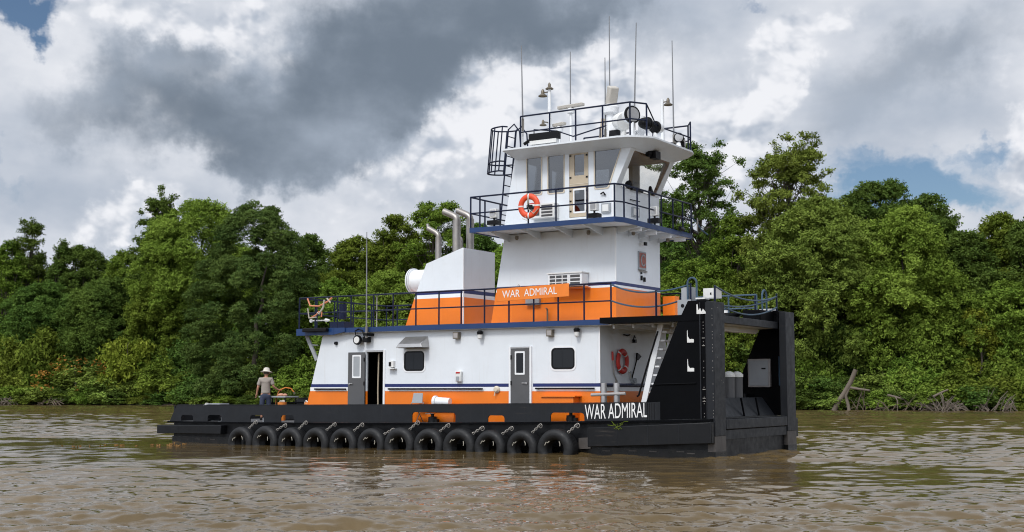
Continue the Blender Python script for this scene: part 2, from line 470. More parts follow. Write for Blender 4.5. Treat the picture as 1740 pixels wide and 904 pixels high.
class MB:
    """collects faces in boat coordinates (u aft, v across, z up) or, with boat=False, plain x y z"""
    def __init__(s, boat=True):
        s.v, s.f, s.mi, s.mats, s.cur, s.boat = [], [], [], [], 0, boat
        s.smooth = []
        s.sm = False
    def mat(s, m):
        m = M[m] if isinstance(m, str) else m
        if m not in s.mats:
            s.mats.append(m)
        s.cur = s.mats.index(m)
        return s
    def add(s, verts, faces):
        b = len(s.v)
        s.v.extend(tuple(p) for p in verts)
        for f in faces:
            s.f.append(tuple(b + i for i in f))
            s.mi.append(s.cur)
            s.smooth.append(s.sm)
        return s
    def box(s, u0, u1, v0, v1, z0, z1):
        V = [(u, v, z) for u in (u0, u1) for v in (v0, v1) for z in (z0, z1)]
        return s.add(V, [(0, 1, 3, 2), (4, 6, 7, 5), (0, 4, 5, 1), (2, 3, 7, 6), (0, 2, 6, 4), (1, 5, 7, 3)])
    def hexa(s, p):
        """eight corners: bottom four in order, top four in the same order"""
        return s.add(p, [(0, 1, 2, 3), (4, 7, 6, 5), (0, 4, 5, 1), (1, 5, 6, 2), (2, 6, 7, 3), (3, 7, 4, 0)])
    def beam(s, a, b, w, h, up=(0, 0, 1)):
        a, b = Vector(a), Vector(b)
        d = (b - a).normalized()
        up = Vector(up)
        if abs(d.dot(up)) > 0.98:
            up = Vector((1, 0, 0))
        x = d.cross(up).normalized() * (w / 2)
        y = x.cross(d).normalized() * (h / 2)
        return s.hexa([a - x - y, a + x - y, a + x + y, a - x + y, b - x - y, b + x - y, b + x + y, b - x + y])
    def plate(s, outline, holes, fn0, fn1):
        """polygon with holes; fn0/fn1 map a 2D point to the two faces of the plate"""
        loops = [list(outline)] + [list(h) for h in holes]
        flat = [p for l in loops for p in l]
        tris = tessellate_polygon([[Vector((p[0], p[1], 0)) for p in l] for l in loops])
        n = len(flat)
        V = [fn0(*p) for p in flat] + [fn1(*p) for p in flat]
        F = [tuple(t) for t in tris] + [tuple(n + i for i in reversed(t)) for t in tris]
        b = 0
        for l in loops:
            m = len(l)
            for i in range(m):
                j = (i + 1) % m
                F.append((b + i, b + j, n + b + j, n + b + i))
            b += m
        return s.add(V, F)
    def prism_v(s, poly, v0, v1, holes=()):
        """(u,z) outline, thickness along v"""
        return s.plate(poly, holes, lambda a, b: (a, v0, b), lambda a, b: (a, v1, b))
    def prism_u(s, poly, u0, u1, holes=()):
        """(v,z) outline, thickness along u"""
        return s.plate(poly, holes, lambda a, b: (u0, a, b), lambda a, b: (u1, a, b))
    def prism_z(s, poly, z0, z1, holes=()):
        return s.plate(poly, holes, lambda a, b: (a, b, z0), lambda a, b: (a, b, z1))
    def tube(s, path, r, n=8, closed=False, radii=None, caps=True):
        P = [Vector(p) for p in path]
        N = len(P)
        rings = []
        prev = None
        for i in range(N):
            if closed:
                d = P[(i + 1) % N] - P[i - 1]
            else:
                d = P[min(i + 1, N - 1)] - P[max(i - 1, 0)]
            d.normalize()
            if prev is None:
                ref = Vector((0, 0, 1)) if abs(d.z) < 0.9 else Vector((1, 0, 0))
                x = d.cross(ref).normalized()
            else:
                x = (prev - d * prev.dot(d)).normalized()
            prev = x
            y = d.cross(x)
            rr = radii[i] if radii else r
            rings.append([P[i] + (x * math.cos(2 * math.pi * j / n) + y * math.sin(2 * math.pi * j / n)) * rr for j in range(n)])
        V = [p for R in rings for p in R]
        F = []
        for i in range(N if closed else N - 1):
            a, b = i * n, ((i + 1) % N) * n
            for j in range(n):
                F.append((a + j, a + (j + 1) % n, b + (j + 1) % n, b + j))
        if caps and not closed:
            F.append(tuple(range(n - 1, -1, -1)))
            F.append(tuple((N - 1) * n + j for j in range(n)))
        old, s.sm = s.sm, True
        s.add(V, F)
        s.sm = old
        return s
    def lathe(s, prof, c, axis=(0, 0, 1), n=20, closed=False, smooth=True):
        """profile of (radius, height) turned about an axis through c; closed joins last to first"""
        ax = Vector(axis).normalized()
        ref = Vector((0, 0, 1)) if abs(ax.z) < 0.9 else Vector((1, 0, 0))
        x = ax.cross(ref).normalized()
        y = ax.cross(x)
        c = Vector(c)
        V, F = [], []
        m = len(prof)
        for r, h in prof:
            for j in range(n):
                a = 2 * math.pi * j / n
                V.append(c + ax * h + (x * math.cos(a) + y * math.sin(a)) * max(r, 1e-4))
        for i in range(m if closed else m - 1):
            a, b = i * n, ((i + 1) % m) * n
            for j in range(n):
                F.append((a + j, a + (j + 1) % n, b + (j + 1) % n, b + j))
        if not closed:
            F.append(tuple(range(n - 1, -1, -1)))
            F.append(tuple((m - 1) * n + j for j in range(n)))
        old, s.sm = s.sm, smooth
        s.add(V, F)
        s.sm = old
        return s
    def build(s, name, parent=None, bevel=0.0):
        V = [(-p[0], p[1], p[2]) for p in s.v] if s.boat else s.v
        me = bpy.data.meshes.new(name)
        me.from_pydata(V, [], s.f)
        for m in s.mats:
            me.materials.append(m)
        me.polygons.foreach_set('material_index', s.mi)
        me.polygons.foreach_set('use_smooth', s.smooth)
        bm = bmesh.new()
        bm.from_mesh(me)
        bmesh.ops.recalc_face_normals(bm, faces=bm.faces)
        bm.to_mesh(me)
        bm.free()
        try:
            me.set_sharp_from_angle(angle=math.radians(42))
        except Exception:
            pass
        o = link_mesh(name, me, parent)
        if bevel > 0:
            b = o.modifiers.new('bevel', 'BEVEL')
            b.width = bevel
            b.segments = 2
            b.limit_method = 'ANGLE'
            b.angle_limit = math.radians(50)
        return o


def letters(name, text, parent, origin, ex, ez, width, height, mat, depth=0.004, xgap=1.0):
    """raised lettering: text squeezed into width x height in the plane spanned by ex (reading direction) and ez, in boat coordinates"""
    cu = bpy.data.curves.new(name, 'FONT')
    cu.body = text
    cu.size = 1.0
    cu.space_character = xgap
    cu.offset = 0.0
    tmp = bpy.data.objects.new(name, cu)
    COL.objects.link(tmp)
    dg = bpy.context.evaluated_depsgraph_get()
    me = bpy.data.meshes.new_from_object(tmp.evaluated_get(dg))
    bpy.data.objects.remove(tmp)
    co = np.array([v.co[:] for v in me.vertices])
    lo, hi = co.min(0), co.max(0)
    q = (co - lo) / np.maximum(hi - lo, 1e-6)
    o3, ex, ez = np.array(origin), np.array(ex), np.array(ez)
    nrm = np.cross(ex, ez)
    W = o3 + q[:, :1] * width * ex + q[:, 1:2] * height * ez
    W[:, 0] *= -1
    me.vertices.foreach_set('co', W.ravel())
    bm = bmesh.new()
    bm.from_mesh(me)
    bmesh.ops.remove_doubles(bm, verts=bm.verts, dist=1e-5)
    r = bmesh.ops.extrude_face_region(bm, geom=list(bm.faces))
    nv = Vector((-nrm[0], nrm[1], nrm[2])) * depth
    bmesh.ops.translate(bm, vec=nv, verts=[g for g in r['geom'] if isinstance(g, bmesh.types.BMVert)])
    bmesh.ops.recalc_face_normals(bm, faces=bm.faces)
    bm.to_mesh(me)
    bm.free()
    me.materials.clear()
    me.materials.append(M[mat])
    return link_mesh(name, me, parent)


# ------------------------------------------------------------------ the river
BOAT_O = Vector((5.229, 33.44, 0.0))
BOAT_RZ = math.radians(-32.3)
_cb, _sb = math.cos(BOAT_RZ), math.sin(BOAT_RZ)


def bw(u, v, z=0.0):
    """boat coordinates -> world"""
    x, y = -u, v
    return Vector((BOAT_O.x + x * _cb - y * _sb, BOAT_O.y + x * _sb + y * _cb, z))


def build_water():
    rng = np.random.default_rng(5)
    ny, nx = 900, 720
    t = np.linspace(0, 1, ny)
    Y = 11.0 * (185.0 / 11.0) ** t
    half = 0.52 * Y + 6.0
    s = np.linspace(-1, 1, nx)
    X = half[:, None] * s[None, :]
    YY = np.repeat(Y[:, None], nx, 1)
    # grid spacing decides which waves are carried by the mesh
    dy = np.gradient(Y)[:, None]
    Z = np.zeros_like(X)
    warp = 0.35 * np.sin(X * 0.21 + 1.3) * np.cos(YY * 0.17) + 0.2 * np.sin(X * 0.53 - YY * 0.41)
    wind = math.radians(83)
    # calmer water in the lee of the boat
    dx, dyb = X - BOAT_O.x, YY - BOAT_O.y
    bu = -(dx * _cb + dyb * _sb)
    bv = -dx * _sb + dyb * _cb
    dist = np.sqrt(np.clip(np.maximum(-bu, bu - 20.0), 0, None) ** 2 + np.clip(-bv, 0, None) ** 2)
    lee = 0.36 + 1.25 * np.clip((dist - 0.5) / 17.0, 0, 1) ** 1.1
    lee = np.where(bv > 0, np.maximum(lee, 1.5), lee)
    # patches of ruffled and smooth water
    patch = np.zeros_like(X)
    for i in range(9):
        kx, ky = rng.normal(0, 0.16), rng.normal(0, 0.30)
        patch += np.sin(X * kx + YY * ky + rng.uniform(0, 6.28))
    patch = 1.0 + 0.16 * np.clip(patch, -2.2, 2.2)
    for i in range(125):
        lam = 0.15 * (2.3 / 0.15) ** rng.uniform(0, 1) ** 1.25
        a = wind + rng.normal(0, 0.5)
        kk = 2 * math.pi / lam
        kx, ky = kk * math.cos(a), kk * math.sin(a)
        amp = 0.0027 * lam ** 0.80 * rng.uniform(0.5, 1.3)
        fade = np.clip(lam / (2.6 * dy) - 0.6, 0, 1)
        ph = X * kx + YY * ky + rng.uniform(0, 6.28) + warp * kk * 0.22
        w = np.sin(ph)
        Z += amp * fade * (w + 0.22 * np.cos(2 * ph)) * (patch if lam < 1.3 else 1.0)
    Z *= lee
    # a faint wash spreading from the bow and along the side
    wash = np.exp(-((bu - 1.0) / 5.0) ** 2) * np.exp(-np.clip(-bv - 0.1, 0, None) / 1.6) * np.clip(-bv, 0, 1)
    Z += 0.012 * wash * np.sin(bv * 9 + bu * 2.2 + 2 * np.sin(bu * 1.3))
    wash2 = np.exp(-np.clip(-bu, 0, None) / 3.5) * (bu < 0.2) * (bv > -2) * (bv < 9)
    Z += 0.022 * wash2 * np.sin(bu * 6 + 1.5 * np.sin(bv * 1.9) + 1.2 * np.sin(bv * 4.3 + bu * 3)) 
    edge = np.minimum(np.minimum((1 - np.abs(s))[None, :] * 14, (t * 30)[:, None]), ((1 - t) * 30)[:, None])
    Z *= np.clip(edge, 0, 1)
    V = np.stack([X, YY, Z], -1).reshape(-1, 3)
    i = np.arange(ny - 1)[:, None] * nx + np.arange(nx - 1)[None, :]
    Q = np.stack([i, i + 1, i + nx + 1, i + nx], -1).reshape(-1, 4)
    # the rest of the sheet, out past the banks and behind the viewer
    nb = len(V)
    R = 900.0
    out = np.array([[-R, -R, 0], [R, -R, 0], [R, R, 0], [-R, R, 0]])
    c = [0, nx - 1, ny * nx - 1, (ny - 1) * nx]
    V = np.concatenate([V, out])
    extra = []
    for a in range(nx - 1):
        pass
    # fans from the rim of the fine part to the far corners
    rims = [list(range(0, nx)), [j * nx + nx - 1 for j in range(ny)], [(ny - 1) * nx + j for j in range(nx - 1, -1, -1)], [j * nx for j in range(ny - 1, -1, -1)]]
    tri = []
    for side, rim in enumerate(rims):
        far0, far1 = nb + side, nb + (side + 1) % 4
        mid = len(rim) // 2
        for q in range(len(rim) - 1):
            tri.append((rim[q + 1], rim[q], far0 if q < mid else far1))
        tri.append((rim[mid], far0, far1))
    nt = len(tri)
    me = bpy.data.meshes.new("water")
    me.vertices.add(len(V))
    me.vertices.foreach_set('co', V.astype(np.float32).ravel())
    nl = len(Q) * 4 + nt * 3
    me.loops.add(nl)
    me.loops.foreach_set('vertex_index', np.concatenate([Q.ravel(), np.array(tri).ravel()]).astype(np.int32))
    me.polygons.add(len(Q) + nt)
    st = np.concatenate([np.arange(len(Q)) * 4, len(Q) * 4 + np.arange(nt) * 3]).astype(np.int32)
    me.polygons.foreach_set('loop_start', st)
    me.update(calc_edges=True)
    me.validate()
    me.polygons.foreach_set('use_smooth', np.ones(len(me.polygons), dtype=bool))
    m, k, p, tr = new_mat('muddy_river_water')
    geo = k.n('ShaderNodeNewGeometry').outputs['Position']
    n1 = k.noise(geo, 0.12, 5, 0.6)
    c = k.mix(k.sstep(n1, 0.3, 0.7), (0.096, 0.065, 0.027), (0.136, 0.093, 0.041))
    k.put(p.inputs['Base Color'], c)
    p.inputs['Roughness'].default_value = 0.018
    p.inputs['IOR'].default_value = 1.333
    sv = k.vm('MULTIPLY', geo, (0.8, 1.6, 1.0))
    r1 = k.noise(sv, 5.5, 4, 0.55, dist=0.4)
    r2 = k.noise(sv, 1.7, 3, 0.5, dist=0.6)
    h = k.m('ADD', k.m('MULTIPLY', r1, 0.010), k.m('MULTIPLY', r2, 0.020))
    bn = k.n('ShaderNodeBump')
    bn.inputs['Strength'].default_value = 0.30
    bn.inputs['Distance'].default_value = 1.0
    k.put(bn.inputs['Height'], h)
    k.put(p.inputs['Normal'], bn.outputs[0])
    me.materials.append(m)
    o = link_mesh('water', me)
    tag(o, kind='structure')
    return o


build_water()

SHORE_A, SHORE_B = Vector((-63.0, 159.0, 0)), Vector((43.0, 109.0, 0))
_sd = (SHORE_B - SHORE_A).normalized()
_sn = Vector((-_sd.y, _sd.x, 0))      # away from the water


def shore(x, back=0.0, z=0.0):
    """point of the bank at world x on the waterline, moved back from the water"""
    tt = (x - SHORE_A.x) / _sd.x
    p = SHORE_A + _sd * tt + _sn * back
    return Vector((p.x, p.y, z))


def ground_z(back):
    return float(np.interp(back, [-3, 0, 1.0, 3.0, 10, 60, 300], [-0.8, -0.05, 0.16, 0.5, 1.4, 2.6, 5.0]))


def build_bank():
    rng = np.random.default_rng(3)
    L = np.concatenate([np.linspace(-300, -30, 28), np.arange(-28, 150, 0.9), np.linspace(152, 420, 28)])
    B = np.array([-3, -1.4, -0.6, -0.2, 0.15, 0.5, 0.9, 1.4, 2.0, 3, 4.5, 7, 10, 16, 25, 40, 70, 130, 300.0])
    V, F = [], []
    for i, l in enumerate(L):
        wob = 0.6 * math.sin(l * 0.21) + 0.35 * math.sin(l * 0.63 + 1) + rng.normal(0, 0.12)
        for b in B:
            p = SHORE_A + _sd * float(l) + _sn * float(b + wob * (1 if b < 10 else 0))
            V.append((p.x, p.y, ground_z(b) + (rng.normal(0, 0.07) if b > 0 else 0)))
    nb = len(B)
    for i in range(len(L) - 1):
        for j in range(nb - 1):
            a = i * nb + j
            F.append((a, a + nb, a + nb + 1, a + 1))
    me = bpy.data.meshes.new('river_bank')
    me.from_pydata(V, [], F)
    me.polygons.foreach_set('use_smooth', [True] * len(F))
    m, k, p, tr = new_mat('mud_and_leaf_litter')
    geo = k.n('ShaderNodeNewGeometry').outputs['Position']
    n1 = k.noise(geo, 0.7, 8, 0.65)
    c = k.mix(k.sstep(n1, 0.35, 0.65), (0.032, 0.024, 0.016), (0.065, 0.050, 0.033))
    n2 = k.noise(geo, 0.35, 6, 0.6)
    c = k.mix(k.sstep(n2, 0.5, 0.62), c, (0.035, 0.050, 0.016))
    k.put(p.inputs['Base Color'], c)
    p.inputs['Roughness'].default_value = 0.9
    me.materials.append(m)
    tag(link_mesh('river_bank', me), kind='structure')


build_bank()

# ------------------------------------------------------------------ the towboat
boat = empty('towboat', BOAT_O, BOAT_RZ, 'white and orange river towboat with black hull, tall wheelhouse and square push knees', 'towboat')
BEAM, VC = 6.10, 3.05


def zd(u):            # deck edge, rising to the bow
    return 0.71 + 0.30 * max(0.0, (19.5 - u) / 19.5) ** 2


def zb(u):            # top of the bulwark
    return 1.25 + 0.20 * max(0.0, (19.6 - u) / 19.6) ** 1.5


def build_hull():
    b = MB()
    b.mat('wet')
    us = [0.12, 2, 4, 6, 8, 10, 12, 14, 16, 18, 19.9]
    n = len(us)
    V, F = [], []
    for u in us:
        rake = 0.25 if u > 19 else 0.0
        d = zd(u) - 0.06
        sec = [(0.12, -0.5), (0.12, d), (BEAM - 0.12, d), (BEAM - 0.12, -0.5)]
        for v, z in sec:
            V.append((u, v, z))
    for i in range(n - 1):
        for j in range(4):
            F.append((i * 4 + j, i * 4 + (j + 1) % 4, i * 4 + 4 + (j + 1) % 4, i * 4 + 4 + j))
    F.append((0, 1, 2, 3))
    F.append(tuple((n - 1) * 4 + j for j in (3, 2, 1, 0)))
    b.mat('black').add(V, F)
    hull = b.build('hull', boat)
    # waterline belt of wet, stained plating
    w = MB().mat('wet')
    w.box(0.10, 19.93, 0.085, 0.115, -0.5, 0.20)
    w.box(0.10, 19.93, BEAM - 0.115, BEAM - 0.085, -0.5, 0.20)
    w.box(19.91, 19.94, 0.115, BEAM - 0.115, -0.5, 0.20)
    w.build('boot_belt', hull)
    # deck plating with a projecting edge lip
    d = MB().mat('deckpaint')
    V, F = [], []
    us = np.linspace(0.05, 20.08, 22)
    for u in us:
        V += [(u, -0.02, zd(u) - 0.055), (u, -0.02, zd(u)), (u, BEAM + 0.02, zd(u)), (u, BEAM + 0.02, zd(u) - 0.055)]
    for i in range(len(us) - 1):
        for j in range(4):
            F.append((i * 4 + j, i * 4 + (j + 1) % 4, i * 4 + 4 + (j + 1) % 4, i * 4 + 4 + j))
    F += [(0, 1, 2, 3), tuple(len(V) - 4 + j for j in (3, 2, 1, 0))]
    d.add(V, F)
    for i, f in enumerate(F[:-2]):
        d.mi[i] = 0
    deck = d.build('deck', boat)
    deck.data.materials.append(M['knee'])
    for p in deck.data.polygons:
        if abs(p.normal.z) < 0.5:
            p.material_index = 1
    # weld seams and draught plates low on the side
    for u, z0, z1 in ((18.6, 0.06, 0.24), (17.9, 0.05, 0.10), (3.1, 0.05, 0.10), (2.3, 0.07, 0.10), (1.7, 0.07, 0.10), (0.9, 0.08, 0.105), (0.6, 0.04, 0.1)):
        MB().mat('scuff').box(u, u + 0.22, 0.075, 0.083, z0 + 0.05, z0 + 0.075).build('weld_plate', hull)


build_hull()


def build_bulwark(far=False):
    v0, v1 = (0.0, 0.035) if not far else (BEAM - 0.035, BEAM)
    ports = [(19.44, 18.87, 0.92), (18.19, 17.56, 0.93), (16.27, 15.67, 0.95), (14.94, 14.37, 0.96), (9.72, 8.14, 1.10), (7.01, 6.44, 1.03), (4.92, 3.84, 1.13)]
    if far:
        ports = [(a, b, z) for a, b, z in ports[:4]] + [(12.0, 11.3, 0.96), (8.5, 7.6, 1.0), (4.9, 4.1, 1.0)]
    raise_ = 0.20 if far else 0.0
    o = [(u, zb(u) + raise_) for u in np.linspace(1.95, 19.66, 16)]
    o += [(19.98, zd(20) + 0.001)]
    for a, b, zt in ports:
        ra = min(0.09, (zt - zd(a)) * 0.4)
        o += [(a, zd(a) + 0.001), (a, zt - ra), (a - ra * 0.3, zt - ra * 0.3), (a - ra, zt), (b + ra, zt), (b + ra * 0.3, zt - ra * 0.3), (b, zt - ra), (b, zd(b) + 0.001)]
    o += [(1.95, zd(1.95) + 0.001)]
    b = MB().mat('bulwark').prism_v(o, v0, v1)
    w = b.build('bulwark', boat)
    # capping along the top edge
    c = MB().mat('bulwark')
    sgn = 1 if not far else -1
    pts = [(u, zb(u) + raise_) for u in np.linspace(1.97, 19.6, 14)]
    for (ua, za), (ub, zc) in zip(pts[:-1], pts[1:]):
        va, vb = (-0.012, 0.10) if not far else (BEAM - 0.10, BEAM + 0.012)
        c.hexa([(ua, va, za + .002), (ub, va, zc + .002), (ub, vb, zc + .002), (ua, vb, za + .002), (ua, va, za + 0.018), (ub, va, zc + 0.018), (ub, vb, zc + 0.018), (ua, vb, za + 0.018)])
    c.build('capping', w)
    # the end of the plating rolls inboard in a curve
    r = MB().mat('bulwark')
    V, F = [], []
    R = 0.52
    N = 9
    for i in range(N + 1):
        a = math.radians(90 * i / N)
        for rr in (R, R - 0.035):
            u = 1.95 - rr * math.sin(a) * 1.05
            v = R - rr * math.cos(a)
            if far:
                v = BEAM - v
            z1 = zb(1.95) + raise_ + 0.03 * math.sin(a)
            V += [(u, v, zd(1.95) + .002), (u, v, z1)]
    for i in range(N):
        a, c2 = i * 4, i * 4 + 4
        F += [(a, c2, c2 + 1, a + 1), (a + 2, a + 3, c2 + 3, c2 + 2), (a + 1, c2 + 1, c2 + 3, a + 3), (a, a + 2, c2 + 2, c2)]
    F += [(0, 1, 3, 2), (N * 4, N * 4 + 2, N * 4 + 3, N * 4 + 1)]
    r.sm = True
    r.add(V, F)
    r.build('rolled_end', w)
    return w


bul = build_bulwark()
build_bulwark(True)
# vertical stiffener ribs on the rolled end
s = MB().mat('black')
for u in (1.92, 1.86, 1.80, 1.74):
    s.box(u - 0.008, u + 0.008, -0.012 + (1.95 - u) ** 2 * 0.9, 0.0 + (1.95 - u) ** 2 * 0.9, zd(u) + .01, zb(u) - .01)
s.build('rib', bul)
# stern bulwark across the transom
s = MB().mat('bulwark')
s.prism_u([(0.1, zd(20)), (0.1, 1.22), (6.0, 1.22), (6.0, zd(20))], 19.86, 19.90, holes=[rounded(2.2, 2.9, 0.80, 0.98, 0.05), rounded(4.0, 4.7, 0.80, 0.98, 0.05)])
s.build('transom_bulwark', boat)

# fender boxes low on the corners
def fender_box(u0, u1, zs, v0=-0.16, v1=0.09):
    b = MB().mat('black')
    (za0, za1), (zb0, zb1) = zs
    b.hexa([(u0, v0, za0), (u1, v0, zb0), (u1, v1, zb0), (u0, v1, za0), (u0, v0, za1), (u1, v0, zb1), (u1, v1, zb1), (u0, v1, za1)])
    o = b.build('fender_box', boat, bevel=0.02)
    s = MB().mat('bulwark')
    n = max(2, int(abs(u1 - u0) / 0.9))
    for i in range(n + 1):
        q = (i + 0.02) / (n + 0.04)
        u = u0 + (u1 - u0) * q
        zl, zh = za0 + (zb0 - za0) * q, za1 + (zb1 - za1) * q
        s.box(u - 0.006, u + 0.006, v0 - 0.006, v0 + 0.004, zl + 0.01, zh - 0.01)
    s.build('weld_seam', o)


fender_box(0.02, 3.66, ((0.38, 0.93), (0.21, 0.735)))
fender_box(17.42, 20.42, ((0.31, 0.60), (0.285, 0.57)))
fender_box(0.02, 3.66, ((0.38, 0.93), (0.21, 0.735)), BEAM - 0.09, BEAM + 0.16)
fender_box(17.42, 20.42, ((0.31, 0.60), (0.285, 0.57)), BEAM - 0.09, BEAM + 0.16)
s = MB().mat('black').box(19.95, 20.42, 0.095, BEAM - 0.095, 0.285, 0.57)
s.build('stern_fender', boat, bevel=0.02)
s = MB().mat('scuff').hexa([(3.68, 0.05, 0.16), (4.05, 0.05, 0.14), (4.05, 0.11, 0.14), (3.68, 0.11, 0.16), (3.68, 0.05, 0.47), (4.05, 0.05, 0.44), (4.05, 0.11, 0.44), (3.68, 0.11, 0.47)])
s.build('side_plate', boat)
letters('hull_lettering', 'WAR ADMIRAL', bul, (3.82, -0.007, 0.955), (-1, 0, 0.042), (0, 0, 1), 1.90, 0.40, 'white_letter', 0.003)

# ------------------------------------------------------------------ deckhouse
HV0, HV1 = 0.90, 5.20
HF = 3.83
Z0, ZH = 0.70, 3.56


def house_aft(z):
    return 14.63 - (z - 1.31) * 0.285


WIN2 = rounded(4.64, 5.41, 2.35, 2.96, 0.13, 5)
WIN1 = rounded(9.93, 10.70, 2.34, 2.95, 0.13, 5)
OPEN = [(12.17, Z0), (12.17, 2.945), (11.51, 2.945), (11.51, Z0)]


def build_house():
    t = 0.06
    zo = 1.72
    b = MB()
    # near wall: orange below, white above, doorway through both
    lo = [(HF, Z0), (HF, zo), (11.51, zo), (11.51, Z0)]
    b.mat('orange').prism_v(lo, HV0, HV0 + t)
    b.prism_v([(12.17, Z0), (12.17, zo), (house_aft(zo), zo), (house_aft(Z0), Z0)], HV0, HV0 + t)
    b.mat('white').prism_v([(HF, zo), (HF, ZH), (house_aft(ZH), ZH), (house_aft(zo), zo), (12.17, zo), (12.17, 2.945), (11.51, 2.945), (11.51, zo)], HV0, HV0 + t)
    # far wall
    b.mat('orange').prism_v([(HF, Z0), (HF, zo), (house_aft(zo), zo), (house_aft(Z0), Z0)], HV1 - t, HV1)
    b.mat('white').prism_v([(HF, zo), (HF, ZH), (house_aft(ZH), ZH), (house_aft(zo), zo)], HV1 - t, HV1)
    # front and sloping stern walls, butted between the side walls
    b.mat('orange').box(HF, HF + t, HV0 + t, HV1 - t, Z0, zo)
    b.mat('white').box(HF, HF + t, HV0 + t, HV1 - t, zo, ZH)
    for za, zb_, m in ((Z0, zo, 'orange'), (zo, ZH, 'white')):
        ua, ub = house_aft(za), house_aft(zb_)
        b.mat(m).hexa([(ua - t, HV0 + t, za), (ua, HV0 + t, za), (ua, HV1 - t, za), (ua - t, HV1 - t, za), (ub - t, HV0 + t, zb_), (ub, HV0 + t, zb_), (ub, HV1 - t, zb_), (ub - t, HV1 - t, zb_)])
    h = b.build('deckhouse', boat)
    # dark machinery space behind the doorway
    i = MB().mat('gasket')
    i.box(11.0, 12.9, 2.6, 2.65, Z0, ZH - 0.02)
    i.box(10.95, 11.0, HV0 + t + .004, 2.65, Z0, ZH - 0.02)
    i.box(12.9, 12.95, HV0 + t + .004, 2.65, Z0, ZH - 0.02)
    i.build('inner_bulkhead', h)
    p = MB().mat('beige').tube([(11.90, 1.15, 0.75), (11.92, 1.15, 1.8), (11.88, 1.13, 2.9)], 0.025)
    p.mat('cabinet').box(11.72, 11.86, 1.5, 1.7, 0.75, 1.9).mat('red').box(11.6, 11.66, 1.4, 1.45, 0.95, 1.02)
    p.build('inner_pipe', h)
    # stripes, proud of the walls and cut at the doors
    for z0, z1, m, pr in ((1.725, 1.845, 'whitetrim', 0.003), (1.848, 1.945, 'navy', 0.004)):
        s = MB().mat(m)
        for a, c in ((HF, 6.03), (6.86, 11.46), (12.93, house_aft(z0) - 0.01)):
            s.box(a, c, HV0 - pr, HV0 - 0.0005, z0, z1)
        s.box(HF - pr, HF - 0.0005, HV0 - pr, HV1 + pr, z0, z1)
        s.build('stripe', h)
    # corner beads
    c = MB().mat('whitetrim')
    c.box(HF - 0.012, HF + 0.03, HV0 - 0.012, HV0 + 0.03, 1.95, ZH)
    c.mat('orange').box(HF - 0.012, HF + 0.03, HV0 - 0.012, HV0 + 0.03, Z0, 1.72)
    c.build('corner_bead', h)
    return h


house = build_house()


def ring_frame(b, outer, inner, v0, v1):
    return b.prism_v(outer, v0, v1, [inner])


def side_window(u0, u1, z0, z1):
    b = MB().mat('whitetrim')
    b.prism_v(rounded(u0 - 0.05, u1 + 0.05, z0 - 0.05, z1 + 0.05, 0.17, 6), HV0 - 0.012, HV0 - 0.001, [rounded(u0, u1, z0, z1, 0.13, 6)])
    w = b.build('window', boat)
    g = MB().mat('gasket').prism_v(rounded(u0 + .001, u1 - .001, z0 + .001, z1 - .001, 0.13, 6), HV0 - 0.020, HV0 - 0.0015, [rounded(u0 + .045, u1 - .045, z0 + .045, z1 - .045, 0.09, 6)])
    g.build('gasket', w)
    p = MB().mat('glass_dark').prism_v(rounded(u0 + .046, u1 - .046, z0 + .046, z1 - .046, 0.09, 6), HV0 - 0.010, HV0 - 0.002)
    p.build('pane', w)
    i = MB().mat('glass_dark').box(u0 + .02 + (u1 - u0) / 2, u0 + .028 + (u1 - u0) / 2, HV0 - 0.014, HV0 - 0.0095, z0 + .06, z1 - .06)
    i.build('sliding_bar', w)


side_window(4.64, 5.41, 2.35, 2.96)
side_window(9.93, 10.70, 2.34, 2.95)


def steel_door(u0, u1, z0, z1, label, leaf_v=None, wu=None, handle_u=None, swing=0.0):
    """frame + leaf + white framed light + lever"""
    b = MB().mat('door')
    v = HV0 - 0.03 if leaf_v is None else leaf_v
    b.prism_v([(u0, z0), (u1, z0), (u1, z1), (u0, z1)], v - 0.022, v + 0.022)
    d = b.build('door', boat, bevel=0.008)
    d['label'] = label
    wa, wb, wz0, wz1 = wu
    f = MB().mat('whitetrim').prism_v(rounded(wa, wb, wz0, wz1, 0.02, 2), v - 0.034, v - 0.023, [rounded(wa + .045, wb - .045, wz0 + .05, wz1 - .05, 0.02, 2)])
    f.build('window_frame', d)
    g = MB().mat('glass_dark' if leaf_v is None else 'grey').prism_v(rounded(wa + .045, wb - .045, wz0 + .05, wz1 - .05, 0.02, 2), v - 0.026, v - 0.0235)
    g.build('pane', d)
    hd = MB().mat('steel')
    hd.lathe([(0.03, 0), (0.03, 0.03)], (handle_u, v - 0.023, 1.95), (0, -1, 0), 10)
    sg = 1 if handle_u < (u0 + u1) / 2 else -1
    hd.tube([(handle_u, v - 0.06, 1.95), (handle_u + sg * 0.14, v - 0.06, 1.955)], 0.013, 6)
    hd.build('handle', d)
    lk = MB().mat('brass').lathe([(0.035, 0), (0.03, 0.02)], (handle_u, v - 0.023, 1.22), (0, -1, 0), 10)
    lk.build('lock', d)
    hg = MB().mat('gasket')
    he = u1 - 0.01 if handle_u < (u0 + u1) / 2 else u0 + 0.01
    for z in (1.15, 1.9, 2.65):
        hg.box(he - 0.02, he + 0.02, v - 0.04, v - 0.0235, z, z + 0.12)
    hg.build('hinge', d)
    return d


